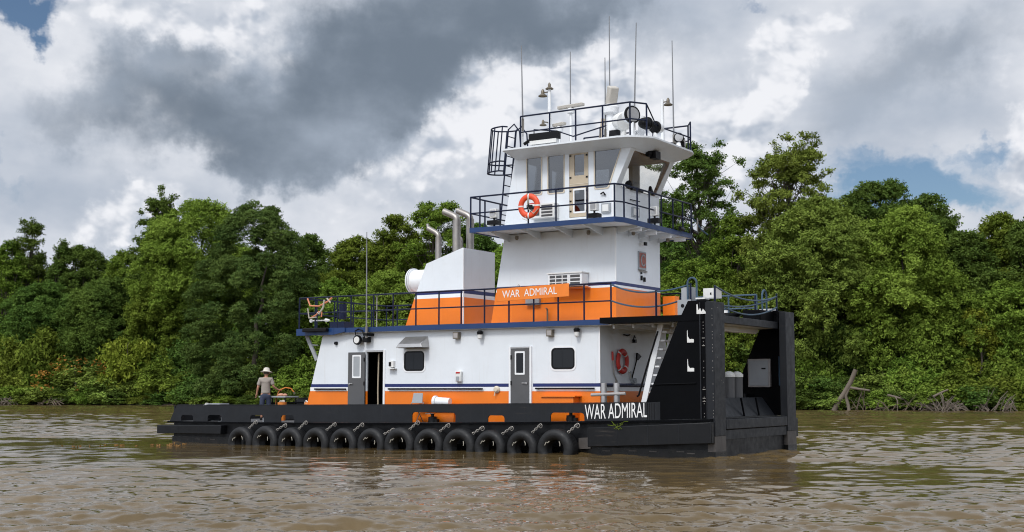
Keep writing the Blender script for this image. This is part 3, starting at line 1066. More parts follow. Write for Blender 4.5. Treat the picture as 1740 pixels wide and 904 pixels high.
steel_door(6.13, 6.76, 0.86, 2.96, 'closed grey door with a narrow dark window', None, (6.28, 6.62, 2.20, 2.88), 6.22)
fr = MB().mat('whitetrim')
for a, c, z0, z1 in ((6.06, 6.12, 0.75, 3.02), (6.77, 6.83, 0.75, 3.02)):
    fr.box(a, c, HV0 - 0.06, HV0 - 0.001, z0, z1)
fr.mat('steel').box(6.121, 6.769, HV0 - 0.065, HV0 - 0.001, 2.965, 3.01)
fr.build('door_frame', boat)
steel_door(12.19, 12.86, 0.86, 2.945, 'grey door swung open flat against the wall', HV0 - 0.075, (12.33, 12.68, 2.13, 2.86), 12.78)
fr = MB().mat('whitetrim')
fr.box(11.44, 11.508, HV0 - 0.03, HV0 - 0.001, 0.75, 3.0)
fr.mat('steel').box(11.51, 12.20, HV0 - 0.05, HV0 - 0.001, 2.948, 3.0)
fr.build('door_frame', boat)

# handrails along the wall
def wall_rail(ua, ub, z):
    b = MB().mat('gasket').tube([(ua, HV0 - 0.06, z), (ub, HV0 - 0.06, z)], 0.026, 7)
    for q in (0.04, 0.5, 0.96):
        u = ua + (ub - ua) * q
        b.tube([(u, HV0 - 0.06, z), (u, HV0 - 0.005, z)], 0.012, 6)
    b.build('handrail', boat)


wall_rail(3.98, 5.92, 1.80)
wall_rail(7.75, 11.28, 1.79)
wall_rail(12.97, 14.28, 1.785)


def build_house_fittings():
    # stainless cowl over the after window
    b = MB().mat('steel')
    b.hexa([(9.74, 0.50, 3.05), (10.73, 0.50, 3.05), (10.73, HV0, 3.05), (9.74, HV0, 3.05), (9.80, 0.52, 3.16), (10.66, 0.52, 3.16), (10.66, HV0, 3.40), (9.80, HV0, 3.40)])
    o = b.build('vent_cowl', boat, bevel=0.01)
    g = MB().mat('grille').box(9.80, 10.66, 0.54, 0.86, 3.035, 3.048)
    g.build('grille', o)
    # box lights and jar lights under the deck edge
    for u in (5.41, 8.68):
        x = MB().mat('brass').box(u - .10, u + .10, HV0 - 0.14, HV0 - 0.001, 3.29, 3.49).mat('cabinet').box(u - .075, u + .075, HV0 - 0.146, HV0 - 0.1405, 3.32, 3.46)
        x.build('box_light', boat)
    for u in (4.50, 7.80):
        x = MB().mat('gasket').lathe([(0.085, 0), (0.095, 0.07), (0.05, 0.12)], (u, HV0 - 0.13, 3.40), (0, 0, 1), 14).box(u - .02, u + .02, HV0 - 0.13, HV0 - 0.001, 3.45, 3.49)
        j = x.build('jar_light', boat)
        y = MB().mat('plasticw').lathe([(0.02, -0.14), (0.065, -0.11), (0.075, 0.0)], (u, HV0 - 0.13, 3.398), (0, 0, 1), 14)
        y.build('globe', j)
    # flood light with round lens
    s = MB().mat('gasket').lathe([(0.15, 0), (0.16, 0.05), (0.12, 0.14)], (12.42, HV0 - 0.22, 3.33), (0, 1, 0), 18).box(12.02, 12.2, HV0 - 0.2, HV0 - 0.001, 3.25, 3.42)
    s.tube([(12.48, 0.72, 3.42), (12.5, 0.70, 3.62), (12.35, 0.68, 3.68), (12.2, 0.68, 3.62), (12.12, 0.7, 3.4)], 0.018, 6)
    f = s.build('flood_light', boat)
    MB().mat('plasticw').lathe([(0.105, -0.01), (0.115, 0.02)], (12.42, HV0 - 0.225, 3.33), (0, 1, 0), 18).build('lens', f)
    MB().mat('gasket').lathe([(0.06, 0), (0.05, 0.08)], (13.42, HV0 - 0.001, 3.25), (0, -1, 0), 12).build('horn', boat)
    # small white speaker box beside the after window
    x = MB().mat('plasticw').box(11.05, 11.22, HV0 - 0.10, HV0 - 0.001, 2.46, 2.66).box(10.98, 11.25, HV0 - 0.16, HV0 - 0.001, 2.40, 2.425)
    y = x.build('intercom', boat)
    MB().mat('gasket').box(11.14, 11.21, HV0 - 0.13, HV0 - 0.1005, 2.5, 2.62).build('speaker', y)
    # gauge box between window and door
    x = MB().mat('plasticw').box(8.50, 8.70, HV0 - 0.12, HV0 - 0.001, 2.0, 2.32)
    y = x.build('alarm_box', boat, bevel=0.02)
    MB().mat('red').box(8.53, 8.67, HV0 - 0.128, HV0 - 0.1205, 2.25, 2.30).build('red_label', y)
    MB().mat('logo_grey').box(8.55, 8.66, HV0 - 0.135, HV0 - 0.1205, 2.03, 2.16).build('dial', y)
    # pipe cap
    MB().mat('cream').lathe([(0.10, 0), (0.11, 0.04), (0.06, 0.10)], (7.27, HV0 - 0.001, 1.77), (0, -1, 0), 14).tube([(7.3, 0.83, 1.70), (7.32, 0.82, 1.58)], 0.015, 6).build('pipe_cap', boat)
    # lockers on the side deck
    for (a, c, v0, z1) in ((4.50, 5.55, 0.55, 1.56), (8.55, 9.55, 0.5, 1.12)):
        x = MB().mat('orange').box(a, c, v0, HV0 - 0.005, 0.80, z1)
        y = x.build('locker', boat, bevel=0.015)
        MB().mat('orange').box(a - .08, c + .12, v0 - .05, HV0 - 0.005, z1 + .002, z1 + .035).build('lid', y)
    # mushroom vent lying on the side deck: white drum with an orange mouth
    x = MB().mat('whitetrim').lathe([(0.155, 0), (0.17, 0.02), (0.17, 0.09), (0.13, 0.10), (0.125, 0.55)], (9.28, 0.5, 1.42), (-1, 0.12, -0.05), 20)
    y = x.build('cowl_vent', boat)
    MB().mat('orange').lathe([(0.135, -0.006), (0.135, 0.03)], (9.29, 0.5, 1.42), (-1, 0.12, -0.05), 20).build('mouth', y)
    # valves and bitts seen through the freeing ports
    x = MB().mat('black')
    for u in (9.2, 4.45):
        x = MB().mat('black').lathe([(0.13, 0), (0.13, 0.16), (0.05, 0.18), (0.05, 0.24), (0.10, 0.26)], (u, 0.33, zd(u)), (0, 0, 1), 14).box(u - .2, u + .12, 0.27, 0.40, zd(u) + .01, zd(u) + .10)
        y = x.build('deck_bitt', boat)
        MB().mat('plasticw').box(u + .02, u + .22, 0.27, 0.40, zd(u) + .245, zd(u) + .27).build('cap', y)
    for u in (18.95, 18.0, 16.0, 14.6):
        MB().mat('whitetrim').box(u - .22, u + .12, 0.42, 0.6, zd(u), zd(u) + .13).build('water_light_block', boat)  # white blocks stand in for the water light showing through the far ports
    # double bitts beside the forward corner of the house
    x = MB().mat('cabinet')
    x = MB().mat('steel')
    for u in (3.50, 3.10):
        x.tube([(u, 0.5, zd(u)), (u, 0.5, 1.95)], 0.085, 14)
    y = x.build('bitts', boat)
    MB().mat('cabinet').tube([(3.86, 0.44, 1.62), (2.80, 0.44, 1.66)], 0.045, 8).build('cross_bar', y)


build_house_fittings()

# fittings on the forward wall
x = MB().mat('gasket').tube([(2.02, 0.90, 3.36), (2.36, 0.90, 2.4), (2.62, 0.90, 1.62), (2.68, 0.92, 1.58)], 0.028, 7)
x.build('stair_handrail', boat)
MB().mat('rail').tube([(HF - .05, 0.96, 1.885), (HF - .05, 4.3, 1.885)], 0.03, 7).build('handrail', boat)
x = MB().mat('gasket')
x.tube([(HF - .03, 2.3, 3.36), (HF - .08, 2.45, 3.33), (HF - .03, 2.7, 3.37)], 0.02, 6).tube([(HF - .03, 2.9, 3.2), (HF - .05, 2.95, 3.36), (HF - .03, 3.05, 3.28)], 0.016, 6)
x.box(HF - .1, HF - .001, 2.9, 3.0, 3.14, 3.24)
x.build('wire_clamp', boat)
x = MB().mat('chain').tube([(HF - .03, 1.62, 2.62), (HF - .04, 1.66, 2.2), (HF - .04, 1.80, 2.05)], 0.018, 6).lathe([(0.05, 0), (0.05, .03)], (HF - .005, 1.85, 2.0), (-1, 0, 0), 10)
x.mat('red').tube([(HF - .03, 1.60, 2.85), (HF - .03, 1.62, 2.60)], 0.03, 7)
x.build('pull_handle', boat)
x = MB().mat('grey').tube([(HF - .04, 2.72, 2.3), (HF - .05, 2.74, 1.98), (HF - .06, 2.95, 1.93), (HF - .04, 3.05, 2.05)], 0.02, 6).lathe([(0.09, 0), (0.09, .05)], (HF - .005, 3.0, 2.02), (-1, 0, 0), 12)
x.build('hose_hook', boat)

# ------------------------------------------------------------------ upper deck
UD0, UD1 = 3.56, 3.715
x = MB().mat('white').box(0.42, 14.86, 0.735, BEAM - 0.735, UD0, UD1 - 0.01)
ud = x.build('upper_deck', boat)
x = MB().mat('blue')
x.box(3.42, 14.9, 0.70, 0.733, 3.575, 3.725).box(3.42, 14.9, BEAM - 0.733, BEAM - 0.70, 3.575, 3.725).box(14.862, 14.9, 0.735, BEAM - 0.735, 3.575, 3.725)
x.build('blue_edge', ud)
x = MB().mat('blue').box(13.35, 14.93, 0.66, 0.698, 3.515, 3.735).hexa([(12.9, .665, 3.60), (13.348, .665, 3.52), (13.348, .698, 3.52), (12.9, .698, 3.60), (12.9, .665, 3.73), (13.348, .665, 3.735), (13.348, .698, 3.735), (12.9, .698, 3.73)])
x.build('corner_plate', ud)
for va, vb in ((0.10, 0.70), (BEAM - 0.70, BEAM - 0.10)):
    MB().mat('knee').box(0.33, 3.40, va, vb, 3.575, 3.735).build('side_platform', ud)
for u in (0.9, 1.5, 2.1, 2.7, 3.3):
    MB().mat('white').box(u - .03, u + .03, 0.74, BEAM - .74, 3.46, 3.557).build('deck_beam', ud)
# bracket under the after overhang
for v in (0.95, BEAM - 0.95):
    x = MB().mat('grey').beam((14.75, v, 3.55), (14.28, v, 2.72), 0.06, 0.12)
    x.tube([(14.6, v, 3.22), (14.25, v, 3.2)], 0.025, 6)
    x.build('bracket', ud)


def railing(path, z0, top, mids, posts, mat='rail', r=0.026, close=False, parent=None, name='railing'):
    """rails along a plan path (u,v), every post a piece of its own"""
    zs = [top] + list(mids)
    b = MB().mat(mat)
    for z in zs:
        P = [(u, v, z) for u, v in path]
        b.tube(P, r if z == top else r * 0.85, 7, closed=close)
    o = b.build(name, parent or boat)
    for u, v in posts:
        MB().mat(mat).tube([(u, v, z0), (u, v, top)], r, 7).build('post', o)
    return o


near_posts = [14.88, 14.2, 13.27, 12.71, 11.8, 11.03, 10.15, 9.28, 8.46, 7.62, 6.76, 5.91, 5.09, 4.24, 3.38]
railing([(3.38, 0.74), (14.88, 0.74), (14.88, BEAM - .74)], 3.72, 4.74, [4.24], [(u, 0.74) for u in near_posts] + [(14.88, v) for v in (1.6, 2.5, 3.5, 4.5)])
railing([(3.38, BEAM - .74), (14.88, BEAM - .74)], 3.72, 4.74, [4.24], [(u, BEAM - .74) for u in near_posts[::2]] + [(14.4, BEAM - .74)])


def whip(u, v, z0, z1, lean=0.0, r=0.021):
    b = MB().mat('whipgrey')
    b.tube([(u, v, z0), (u + lean * .35, v, z0 + (z1 - z0) * .35), (u + lean, v, z1)], r, 6, radii=[r * 1.3, r, r * 0.6])
    o = b.build('antenna', boat)
    MB().mat('chain').tube([(u, v, z0 - .12), (u, v, z0 + .25)], r * 1.9, 7).build('base', o)
    return o


whip(11.98, 0.62, 3.50, 6.73, 0.03)
x = MB().mat('gasket').box(11.9, 12.06, 0.55, 0.90, 3.45, 3.53).build('antenna_bracket', boat)
MB().mat('cabinet').tube([(11.72, 0.80, 3.72), (11.72, 0.80, 4.72)], 0.014, 6).build('flag_staff', boat)

# ------------------------------------------------------------------ exhaust casing
CV0, CV1 = 2.13, 3.97
def caft(z):
    return 11.55 - (z - 3.92) * 0.40


zo, zw, zn = 4.66, 4.78, 4.90
b = MB()
for z0, z1, m in ((3.715, zo, 'orange'), (zo, zw, 'whitetrim'), (zw, zn, 'navy')):
    b.mat(m).hexa([(9.36, CV0, z0), (caft(z0), CV0, z0), (caft(z0), CV1, z0), (9.36, CV1, z0), (9.36, CV0, z1), (caft(z1), CV0, z1), (caft(z1), CV1, z1), (9.36, CV1, z1)])
b.mat('white').prism_v([(9.36, zn), (9.36, 6.22), (10.78, 5.78), (caft(zn), zn)], CV0, CV1)
cas = b.build('exhaust_casing', boat)
x = MB().mat('whitetrim').box(9.33, 9.358, CV0 - .012, CV0 + .03, 3.72, 6.2)
x.build('corner_bead', cas)
MB().mat('deckpaint').box(9.2, 12.0, 1.7, CV0 - .01, 3.722, 3.80).build('hatch', boat)
# vent drum on the sloping back of the casing
x = MB().mat('whitetrim').lathe([(0.36, -0.05), (0.36, 0.75), (0.42, 0.76), (0.42, 0.86), (0.37, 0.90)], (11.15, 3.05, 5.34), (1, 0, 0), 26)
d = x.build('vent_drum', boat)
y = MB().mat('grey')
y.lathe([(0.425, 0), (0.425, 0.04)], (11.93, 3.05, 5.34), (1, 0, 0), 26)
y.build('rim', d)


def pipe(u, v, z0, z1, r, du, dz, cap=False):
    b = MB().mat('stainless')
    P = [(u, v, z0), (u, v, z1)]
    for i in range(1, 6):
        a = i / 5
        P.append((u + du * 0.45 * a * a, v, z1 + dz * (0.5 * a + 0.1 * a)))
    P.append((u + du, v, z1 + dz))
    b.tube([(u, v, z0), (u, v, z1 - .02)], r * 1.18, 14)
    b.tube(P, r, 14)
    b.build('exhaust_pipe', boat)


pipe(9.93, 2.60, 5.9, 7.20, 0.11, 0.50, 0.30)
pipe(9.95, 3.40, 5.9, 7.32, 0.11, 0.50, 0.30)
pipe(10.75, 2.75, 5.6, 6.72, 0.085, 0.42, 0.30)
MB().mat('stainless').tube([(11.15, 2.75, 6.98), (11.2, 2.75, 7.16)], 0.05, 8).build('pipe_outlet', boat)
pipe(10.12, 3.15, 5.9, 6.60, 0.05, 0.16, 0.16)

# ------------------------------------------------------------------ tower below the wheelhouse
TV0, TV1, TF = 1.60, 4.50, 3.67
def taft(z):
    return 7.95 - (z - 3.75) * 0.185


b = MB()
for z0, z1, m in ((3.715, 4.70, 'orange'), (4.70, 4.765, 'whitetrim'), (4.765, 4.86, 'navy'), (4.86, 6.43, 'white')):
    b.mat(m).hexa([(TF, TV0, z0), (taft(z0), TV0, z0), (taft(z0), TV1, z0), (TF, TV1, z0), (TF, TV0, z1), (taft(z1), TV0, z1), (taft(z1), TV1, z1), (TF, TV1, z1)])
tower = b.build('tower', boat)
x = MB().mat('whitetrim').box(TF - .012, TF + .03, TV0 - .012, TV0 + .03, 4.87, 6.4)
x.build('corner_bead', tower)
x = MB().mat('whitetrim')
x.box(4.57, 5.70, TV0 - 0.40, TV0 - 0.002, 4.75, 5.12)
ac = x.build('air_conditioner', boat, bevel=0.012)
x = MB().mat('plasticw').box(4.54, 5.73, TV0 - 0.43, TV0 - 0.002, 5.123, 5.16)
x.build('top', ac)
for i in range(3):
    for a, c in ((5.05, 5.64), (4.63, 4.95)):
        MB().mat('grille').box(a, c, TV0 - 0.406, TV0 - 0.4005, 4.79 + i * .105, 4.79 + i * .105 + .075).build('louvre', ac)
x = MB().mat('plasticw')
for u in (4.98, 5.2, 5.42):
    x.box(u, u + .03, TV0 - 0.410, TV0 - 0.4065, 4.77, 5.1)
x.build('grille_bar', ac)
MB().mat('orange').box(4.5, 5.2, TV0 - .30, TV0 - .002, 4.705, 4.735).build('shelf', ac)
# switch box, tap and hatches low on the orange side
x = MB().mat('logo_grey').box(6.18, 6.65, TV0 - .12, TV0 - .002, 4.27, 4.49)
x.build('switch_box', boat)
MB().mat('brass').tube([(5.9, 1.5, 3.75), (5.9, 1.5, 4.12), (5.9, 1.42, 4.15)], 0.025, 6).build('tap', boat)
# emblem on the front
x = MB().mat('logo_grey').box(TF - .03, TF - .002, 3.00, 3.50, 5.32, 5.86)
em = x.build('emblem', boat)
MB().mat('logo_red').prism_u([(3.05, 5.38), (3.47, 5.38), (3.47, 5.82), (3.05, 5.82)], TF - .036, TF - .031).build('panel', em)
pts = []
for i in range(15):
    a = math.radians(40 + 280 * i / 14)
    pts.append((3.27 + 0.13 * math.cos(a), 5.60 + 0.16 * math.sin(a)))
arc = MB().mat('logo_grey').tube([(TF - .045, v, z) for v, z in pts], 0.024, 6)
arc.build('letter_arc', em)
x = MB().mat('chain')
for z in (5.27, 5.31):
    x.tube([(TF - .03, 2.98, z), (TF - .03, 3.56, z - .02)], 0.012, 5)
x.build('bracket', em)
x = MB().mat('plasticw').box(TF - .10, TF - .002, 3.1, 3.3, 6.05, 6.13)
cm = x.build('camera_housing', boat)
MB().mat('gasket').box(TF - .16, TF - .102, 3.2, 3.32, 6.04, 6.14).build('lens', cm)
x = MB().mat('gasket')
x.box(TF - .05, TF - .002, 3.16, 3.22, 5.0, 5.14).box(TF - .05, TF - .002, 3.34, 3.42, 4.97, 5.1).box(TF - .04, TF - .002, 3.155, 3.215, 5.19, 5.24)
x.build('socket', boat)

# ------------------------------------------------------------------ wheelhouse deck
WD0, WD1 = 6.42, 6.56
DU0, DU1, DV0, DV1 = 2.95, 7.97, 0.45, 5.65
plan = [(DU1, DV0), (DU0 + 0.15, DV0), (DU0, DV0 + 0.32), (DU0, DV1 - 0.32), (DU0 + 0.15, DV1), (DU1, DV1)]
inset = [(DU1 - .04, DV0 + .04), (DU0 + .17, DV0 + .04), (DU0 + .04, DV0 + .34), (DU0 + .04, DV1 - .34), (DU0 + .17, DV1 - .04), (DU1 - .04, DV1 - .04)]
x = MB().mat('white').prism_z(inset, 6.45, 6.55)
wd = x.build('wheelhouse_deck', boat)
x = MB().mat('blue').plate(plan, [inset], lambda a, c: (a, c, WD0), lambda a, c: (a, c, WD1 + .005))
x.build('blue_edge', wd)
# brackets below
def knee_bracket(p0, p1, h0, h1):
    b = MB().mat('white')
    a, c = Vector(p0), Vector(p1)
    d = (c - a).normalized()
    n = Vector((-d.y, d.x, 0)) * 0.012
    V = []
    for s_ in (-1, 1):
        V += [a + n * s_ + Vector((0, 0, -h0)), c + n * s_ + Vector((0, 0, -h1)), c + n * s_, a + n * s_]
    b.add(V, [(0, 1, 2, 3), (4, 7, 6, 5), (0, 4, 5, 1), (1, 5, 6, 2), (2, 6, 7, 3), (3, 7, 4, 0)])
    b.build('bracket', wd)


for u in (7.3, 6.2, 5.1, 4.1):
    knee_bracket((u, TV0 + .005, 6.448), (u, DV0 + .05, 6.448), 0.24, 0.04)
    knee_bracket((u, TV1 - .005, 6.448), (u, DV1 - .05, 6.448), 0.24, 0.04)
for v in (1.7, 2.4, 3.1, 3.8, 4.4):
    knee_bracket((TF + .005, v, 6.448), (DU0 + .05, v, 6.448), 0.22, 0.05)
for v in (1.9, 2.9, 3.9, 4.9):
    MB().mat('whitetrim').box(DU0 + .05, TF - .3, v - .03, v + .03, 6.30, 6.40).build('deck_beam', wd)
for p in ((6.9, 1.4), (4.45, 1.4), (3.4, 2.2), (3.3, 4.3)):
    MB().mat('brass').lathe([(0.05, 0), (0.06, -0.08), (0.03, -0.13)], (p[0], p[1], 6.36), (0, 0, 1), 10).build('down_light', boat)
rail_plan = [(DU1 - .02, DV1 - .03), (DU1 - .02, DV0 + .03), (DU0 + .16, DV0 + .03), (DU0 + .03, DV0 + .33), (DU0 + .03, DV1 - .33), (DU0 + .16, DV1 - .03), (DU1 - .02, DV1 - .03)]
posts = [(u, DV0 + .03) for u in (7.95, 7.62, 5.93, 5.0, 3.98, 3.11)] + [(DU0 + .03, v) for v in (0.80, 1.62, 2.4, 3.2, 4.0, 4.7, 5.32)] + [(7.95, v) for v in (1.25, 2.1, 3.6, 4.6, 5.62)] + [(u, DV1 - .03) for u in (6.8, 5.6, 4.4, 3.11)]
railing(rail_plan[:-1], 6.56, 7.49, [7.0], posts)
for p, v in (((7.25,), DV0 + .06), ((4.35,), DV0 + .0), ((3.6,), DV0 + .0)):
    pass


def deck_flood(u, v, ax):
    """square flood lamp standing on the deck edge, with black cowl below"""
    b = MB().mat('plasticw').box(u - .11, u + .11, v - .09, v + .09, 6.83, 7.10)
    o = b.build('flood_lamp', boat, bevel=0.01)
    MB().mat('steel').box(u - .08, u + .08, v - .098, v - .0905, 6.87, 7.07).build('lens', o)
    MB().mat('gasket').box(u - .17, u + .17, v - .14, v + .12, 6.62, 6.75).tube([(u, v, 6.56), (u, v, 6.83)], 0.03, 6).build('bracket', o)


deck_flood(7.2, 0.62, 0)
deck_flood(3.95, 0.85, 0)
deck_flood(2.98, 2.75, 0)
for a_, c_ in (((2.8, 5.0, 6.62), (2.86, 5.5, 6.60)), ((2.85, 4.2, 6.62), (2.9, 4.6, 6.62))):
    MB().mat('gasket').tube([a_, c_], 0.055, 7).build('cable_coil', boat)
x = MB().mat('rail2').tube([(3.2, 5.62, 7.2), (3.0, 5.75, 7.0), (2.9, 5.9, 6.75), (2.75, 6.05, 6.6)], 0.022, 6).mat('chain').tube([(2.95, 5.7, 6.6), (2.95, 5.72, 7.1)], 0.02, 6)
x.build('mooring_arm', boat)

# ------------------------------------------------------------------ wheelhouse
PZ0, PZ1 = 6.555, 8.88
SILL, HEAD = 7.62, 8.78
def paft(z):
    return 7.50 - (z - 6.55) * 0.18


def pfront(z):
    return TF if z <= SILL else TF - (z - SILL) * (0.62 / 1.26)


side_holes = [rounded(6.16, 6.65, 7.60, 8.77, 0.05, 3), rounded(5.38, 5.91, 7.59, 8.77, 0.05, 3)]
fwd_hole = round_poly([(4.33, 7.60), (3.91, 7.60), (3.46, 8.765), (4.33, 8.765)], 0.07)
door_hole = [(5.20, 6.80), (4.55, 6.80), (4.55, 8.80), (5.20, 8.80)]
side_out = [(TF, PZ0), (TF, SILL), (pfront(PZ1), PZ1), (paft(PZ1), PZ1), (paft(PZ0), PZ0)]


def build_wheelhouse():
    t = 0.05
    b = MB().mat('white')
    b.prism_v(side_out, TV0, TV0 + t, side_holes + [fwd_hole, door_hole])
    b.prism_v(side_out, TV1 - t, TV1, side_holes + [fwd_hole, door_hole])
    # after wall with two windows
    def aft(a, z):
        return (paft(z), a, z)
    b.plate([(TV0 + t, PZ0), (TV1 - t, PZ0), (TV1 - t, PZ1), (TV0 + t, PZ1)], [rounded(2.0, 2.9, 7.6, 8.7, .05), rounded(3.2, 4.1, 7.6, 8.7, .05)], aft, lambda a, z: (paft(z) - t, a, z))
    # front: plain below the sill, raked window wall above
    b.box(TF, TF + t, TV0 + t, TV1 - t, PZ0, SILL)
    fr_hole = round_poly([(TV0 + .30, SILL + .02), (TV1 - .30, SILL + .02), (TV1 - .24, 8.66), (TV0 + .24, 8.66)], 0.08)
    b.plate([(TV0 + t, SILL), (TV1 - t, SILL), (TV1 - t, PZ1), (TV0 + t, PZ1)], [fr_hole], lambda a, z: (pfront(z + 1e-6), a, z), lambda a, z: (pfront(z + 1e-6) + t, a, z))
    w = b.build('wheelhouse', boat)
    # corner strip where side and front meet
    c = MB().mat('whitetrim')
    c.box(TF - .010, TF + .10, TV0 - .010, TV0 - .001, PZ0, SILL - .002)
    c.build('corner_bead', w)
    # panelled inside: ceiling, back half, console and chair
    i = MB().mat('wood')
    i.box(3.45, 7.0, TV0 + t + .01, TV1 - t - .01, 8.70, 8.74)
    i.box(3.80, 7.2, TV0 + t + .01, TV1 - t - .01, 6.56, 6.60)
    for v in (TV0 + t + .004, TV1 - t - .03):
        i.prism_v([(3.80, 6.62), (3.80, 7.52), (7.1, 7.52), (7.3, 6.62)], v, v + .026)
    i.box(6.2, 6.26, 2.0, 2.3, 6.61, 8.69)
    i.build('cabin_lining', w)
    k = MB().mat('grille').box(3.95, 4.5, TV0 + .5, TV1 - .5, 6.62, 7.45).mat('plasticw').box(3.92, 4.55, TV0 + .45, TV1 - .45, 7.455, 7.50)
    k.mat('gasket').box(4.1, 4.2, 2.2, 2.4, 7.505, 7.7)
    k.build('console', w)
    ch = MB().mat('gasket').box(5.0, 5.5, 2.8, 3.3, 7.0, 7.12).box(5.42, 5.54, 2.82, 3.28, 7.125, 7.95).tube([(5.25, 3.05, 6.6), (5.25, 3.05, 7.0)], 0.06, 8)
    ch.build('helm_chair', w)
    # windows: cream trim and glass, both sides alike
    for side in (0, 1):
        v_out = TV0 if side == 0 else TV1
        sg = -1 if side == 0 else 1
        for hole in side_holes + [fwd_hole]:
            cx = sum(p[0] for p in hole) / len(hole)
            cz = sum(p[1] for p in hole) / len(hole)
            out = [(p[0] + math.copysign(.035, p[0] - cx), p[1] + math.copysign(.035, p[1] - cz)) for p in hole]
            f = MB().mat('cream').prism_v(out, v_out + sg * .002, v_out + sg * .016, [hole])
            o = f.build('window', boat)
            g = MB().mat('glass' if side == 0 else 'glass_clear').prism_v([(cx + (p[0] - cx) * 1.0, cz + (p[1] - cz) * 1.0) for p in hole], v_out - sg * .022, v_out - sg * .016)
            g.build('pane', o)
        # door of two leaves, each with its own light
        d = MB().mat('beige')
        hu = [rounded(4.69, 5.02, 8.04, 8.66, .01, 1), rounded(4.68, 5.02, 6.97, 7.60, .01, 1)]
        d.prism_v([(5.19, 6.81), (4.56, 6.81), (4.56, 8.79), (5.19, 8.79)], v_out + sg * .002, v_out - sg * .04, hu)
        o = d.build('wheelhouse_door', boat)
        for h in hu:
            MB().mat('glass' if side == 0 else 'glass_clear').prism_v(h, v_out - sg * .02, v_out - sg * .016).build('pane', o)
        tr = MB().mat('whitetrim')
        tr.prism_v(rounded(4.64, 5.06, 6.92, 7.65, .02, 1), v_out + sg * .004, v_out + sg * .010, [rounded(4.68, 5.02, 6.97, 7.60, .01, 1)])
        tr.build('light_trim', o)
        MB().mat('cream').box(4.56, 5.19, v_out + sg * .012 if sg < 0 else v_out + .003, v_out - .003 if sg < 0 else v_out + .012, 7.78, 7.80).build('rail_strip', o)
        hg = MB().mat('gasket')
        for z in (6.95, 7.25, 7.55, 7.95, 8.6):
            hg.box(4.57, 4.63, min(v_out + sg * .004, v_out + sg * .02), max(v_out + sg * .004, v_out + sg * .02), z, z + .05)
            hg.box(5.12, 5.18, min(v_out + sg * .004, v_out + sg * .02), max(v_out + sg * .004, v_out + sg * .02), z + .02, z + .06)
        hg.build('hinge', o)
    g = MB().mat('glass_clear').plate(fr_hole, [], lambda a, z: (pfront(z + 1e-6) + .02, a, z), lambda a, z: (pfront(z + 1e-6) + .024, a, z))
    o = g.build('front_window', boat)
    cxv = VC
    oo = [(p[0] + math.copysign(.04, p[0] - cxv), p[1] + math.copysign(.03, p[1] - 8.15)) for p in fr_hole]
    oo = [(p[0], max(p[1], SILL + 0.001)) for p in oo]
    MB().mat('wood').plate([(p[0], p[1]) for p in fr_hole], [[(VC + (p[0] - VC) * .965, 8.15 + (p[1] - 8.15) * .955) for p in fr_hole]], lambda a, z: (pfront(z + 1e-6) + .026, a, z), lambda a, z: (pfront(z + 1e-6) + .12, a, z)).build('frame', o)
    # things leaning on the sill inside
    s = MB().mat('gasket')
    s.lathe([(0.09, 0), (0.12, 0.05), (0.09, 0.10)], (3.50, 2.05, 7.72), (0, 1, 0), 12)
    s.tube([(3.6, 2.5, 7.66), (3.6, 2.9, 7.70), (3.6, 3.2, 7.66)], 0.05, 7)
    s.tube([(3.56, 3.6, 7.67), (3.58, 3.7, 7.85), (3.6, 3.9, 7.66)], 0.05, 7)
    s.build('sill_gear', o)
    # air conditioner through the side, lower half
    a = MB().mat('plasticw').box(5.55, 6.42, TV0 - .30, TV0 - .002, 6.82, 7.26)
    ac2 = a.build('air_conditioner', boat, bevel=0.012)
    for i in range(4):
        MB().mat('grille').box(5.6, 5.98, TV0 - .306, TV0 - .3005, 6.86 + i * .095, 6.86 + i * .095 + .06).build('louvre', ac2)
    MB().mat('grille').box(6.05, 6.38, TV0 - .306, TV0 - .3005, 6.9, 7.2).build('grille', ac2)
    MB().mat('red').box(6.15, 6.5, TV0 - .25, TV0 - .03, 7.262, 7.30).build('red_tray', ac2)
    # boxes below the forward windows
    x = MB().mat('logo_grey').box(3.82, 4.10, TV0 - .06, TV0 - .002, 6.86, 7.14)
    y = x.build('flood_lamp', boat)
    MB().mat('plasticw').box(3.86, 4.06, TV0 - .075, TV0 - .0605, 6.90, 7.10).build('lens', y)
    x = MB().mat('gasket').tube([(4.12, TV0 - .05, 7.42), (4.02, TV0 - .08, 7.46), (3.98, TV0 - .03, 7.38)], 0.025, 6)
    x.build('door_hook', boat)
    x = MB().mat('logo_grey').box(TF - .05, TF - .002, 2.6, 3.05, 6.86, 7.14)
    y = x.build('flood_lamp', boat)
    MB().mat('plasticw').box(TF - .06, TF - .0505, 2.66, 2.99, 6.9, 7.1).build('lens', y)
    x = MB().mat('gasket').tube([(TF - .03, 2.5, 7.34), (TF - .06, 3.05, 7.34)], 0.015, 5)
    x.build('wiper', boat)


build_wheelhouse()

# roof with an upward visor in front
RV0, RV1, RF, RA = 0.92, BEAM - 0.92, 2.46, 7.12
rp = [(RA, RV0), (3.25, RV0), (2.95, RV0 + .10), (RF + .1, RV0 + .55), (RF, RV0 + .85), (RF, RV1 - .85), (RF + .1, RV1 - .55), (2.95, RV1 - .10), (3.25, RV1), (RA, RV1)]
b = MB().mat('white')
def rcam(a, c):
    return 8.885 + 0.07 * (1 - ((c - VC) / 2.2) ** 2) * 0.6


b.plate(rp, [], lambda a, c: (a, c, rcam(a, c)), lambda a, c: (a, c, rcam(a, c) + .05))
roof = b.build('roof', boat)
b = MB().mat('white')
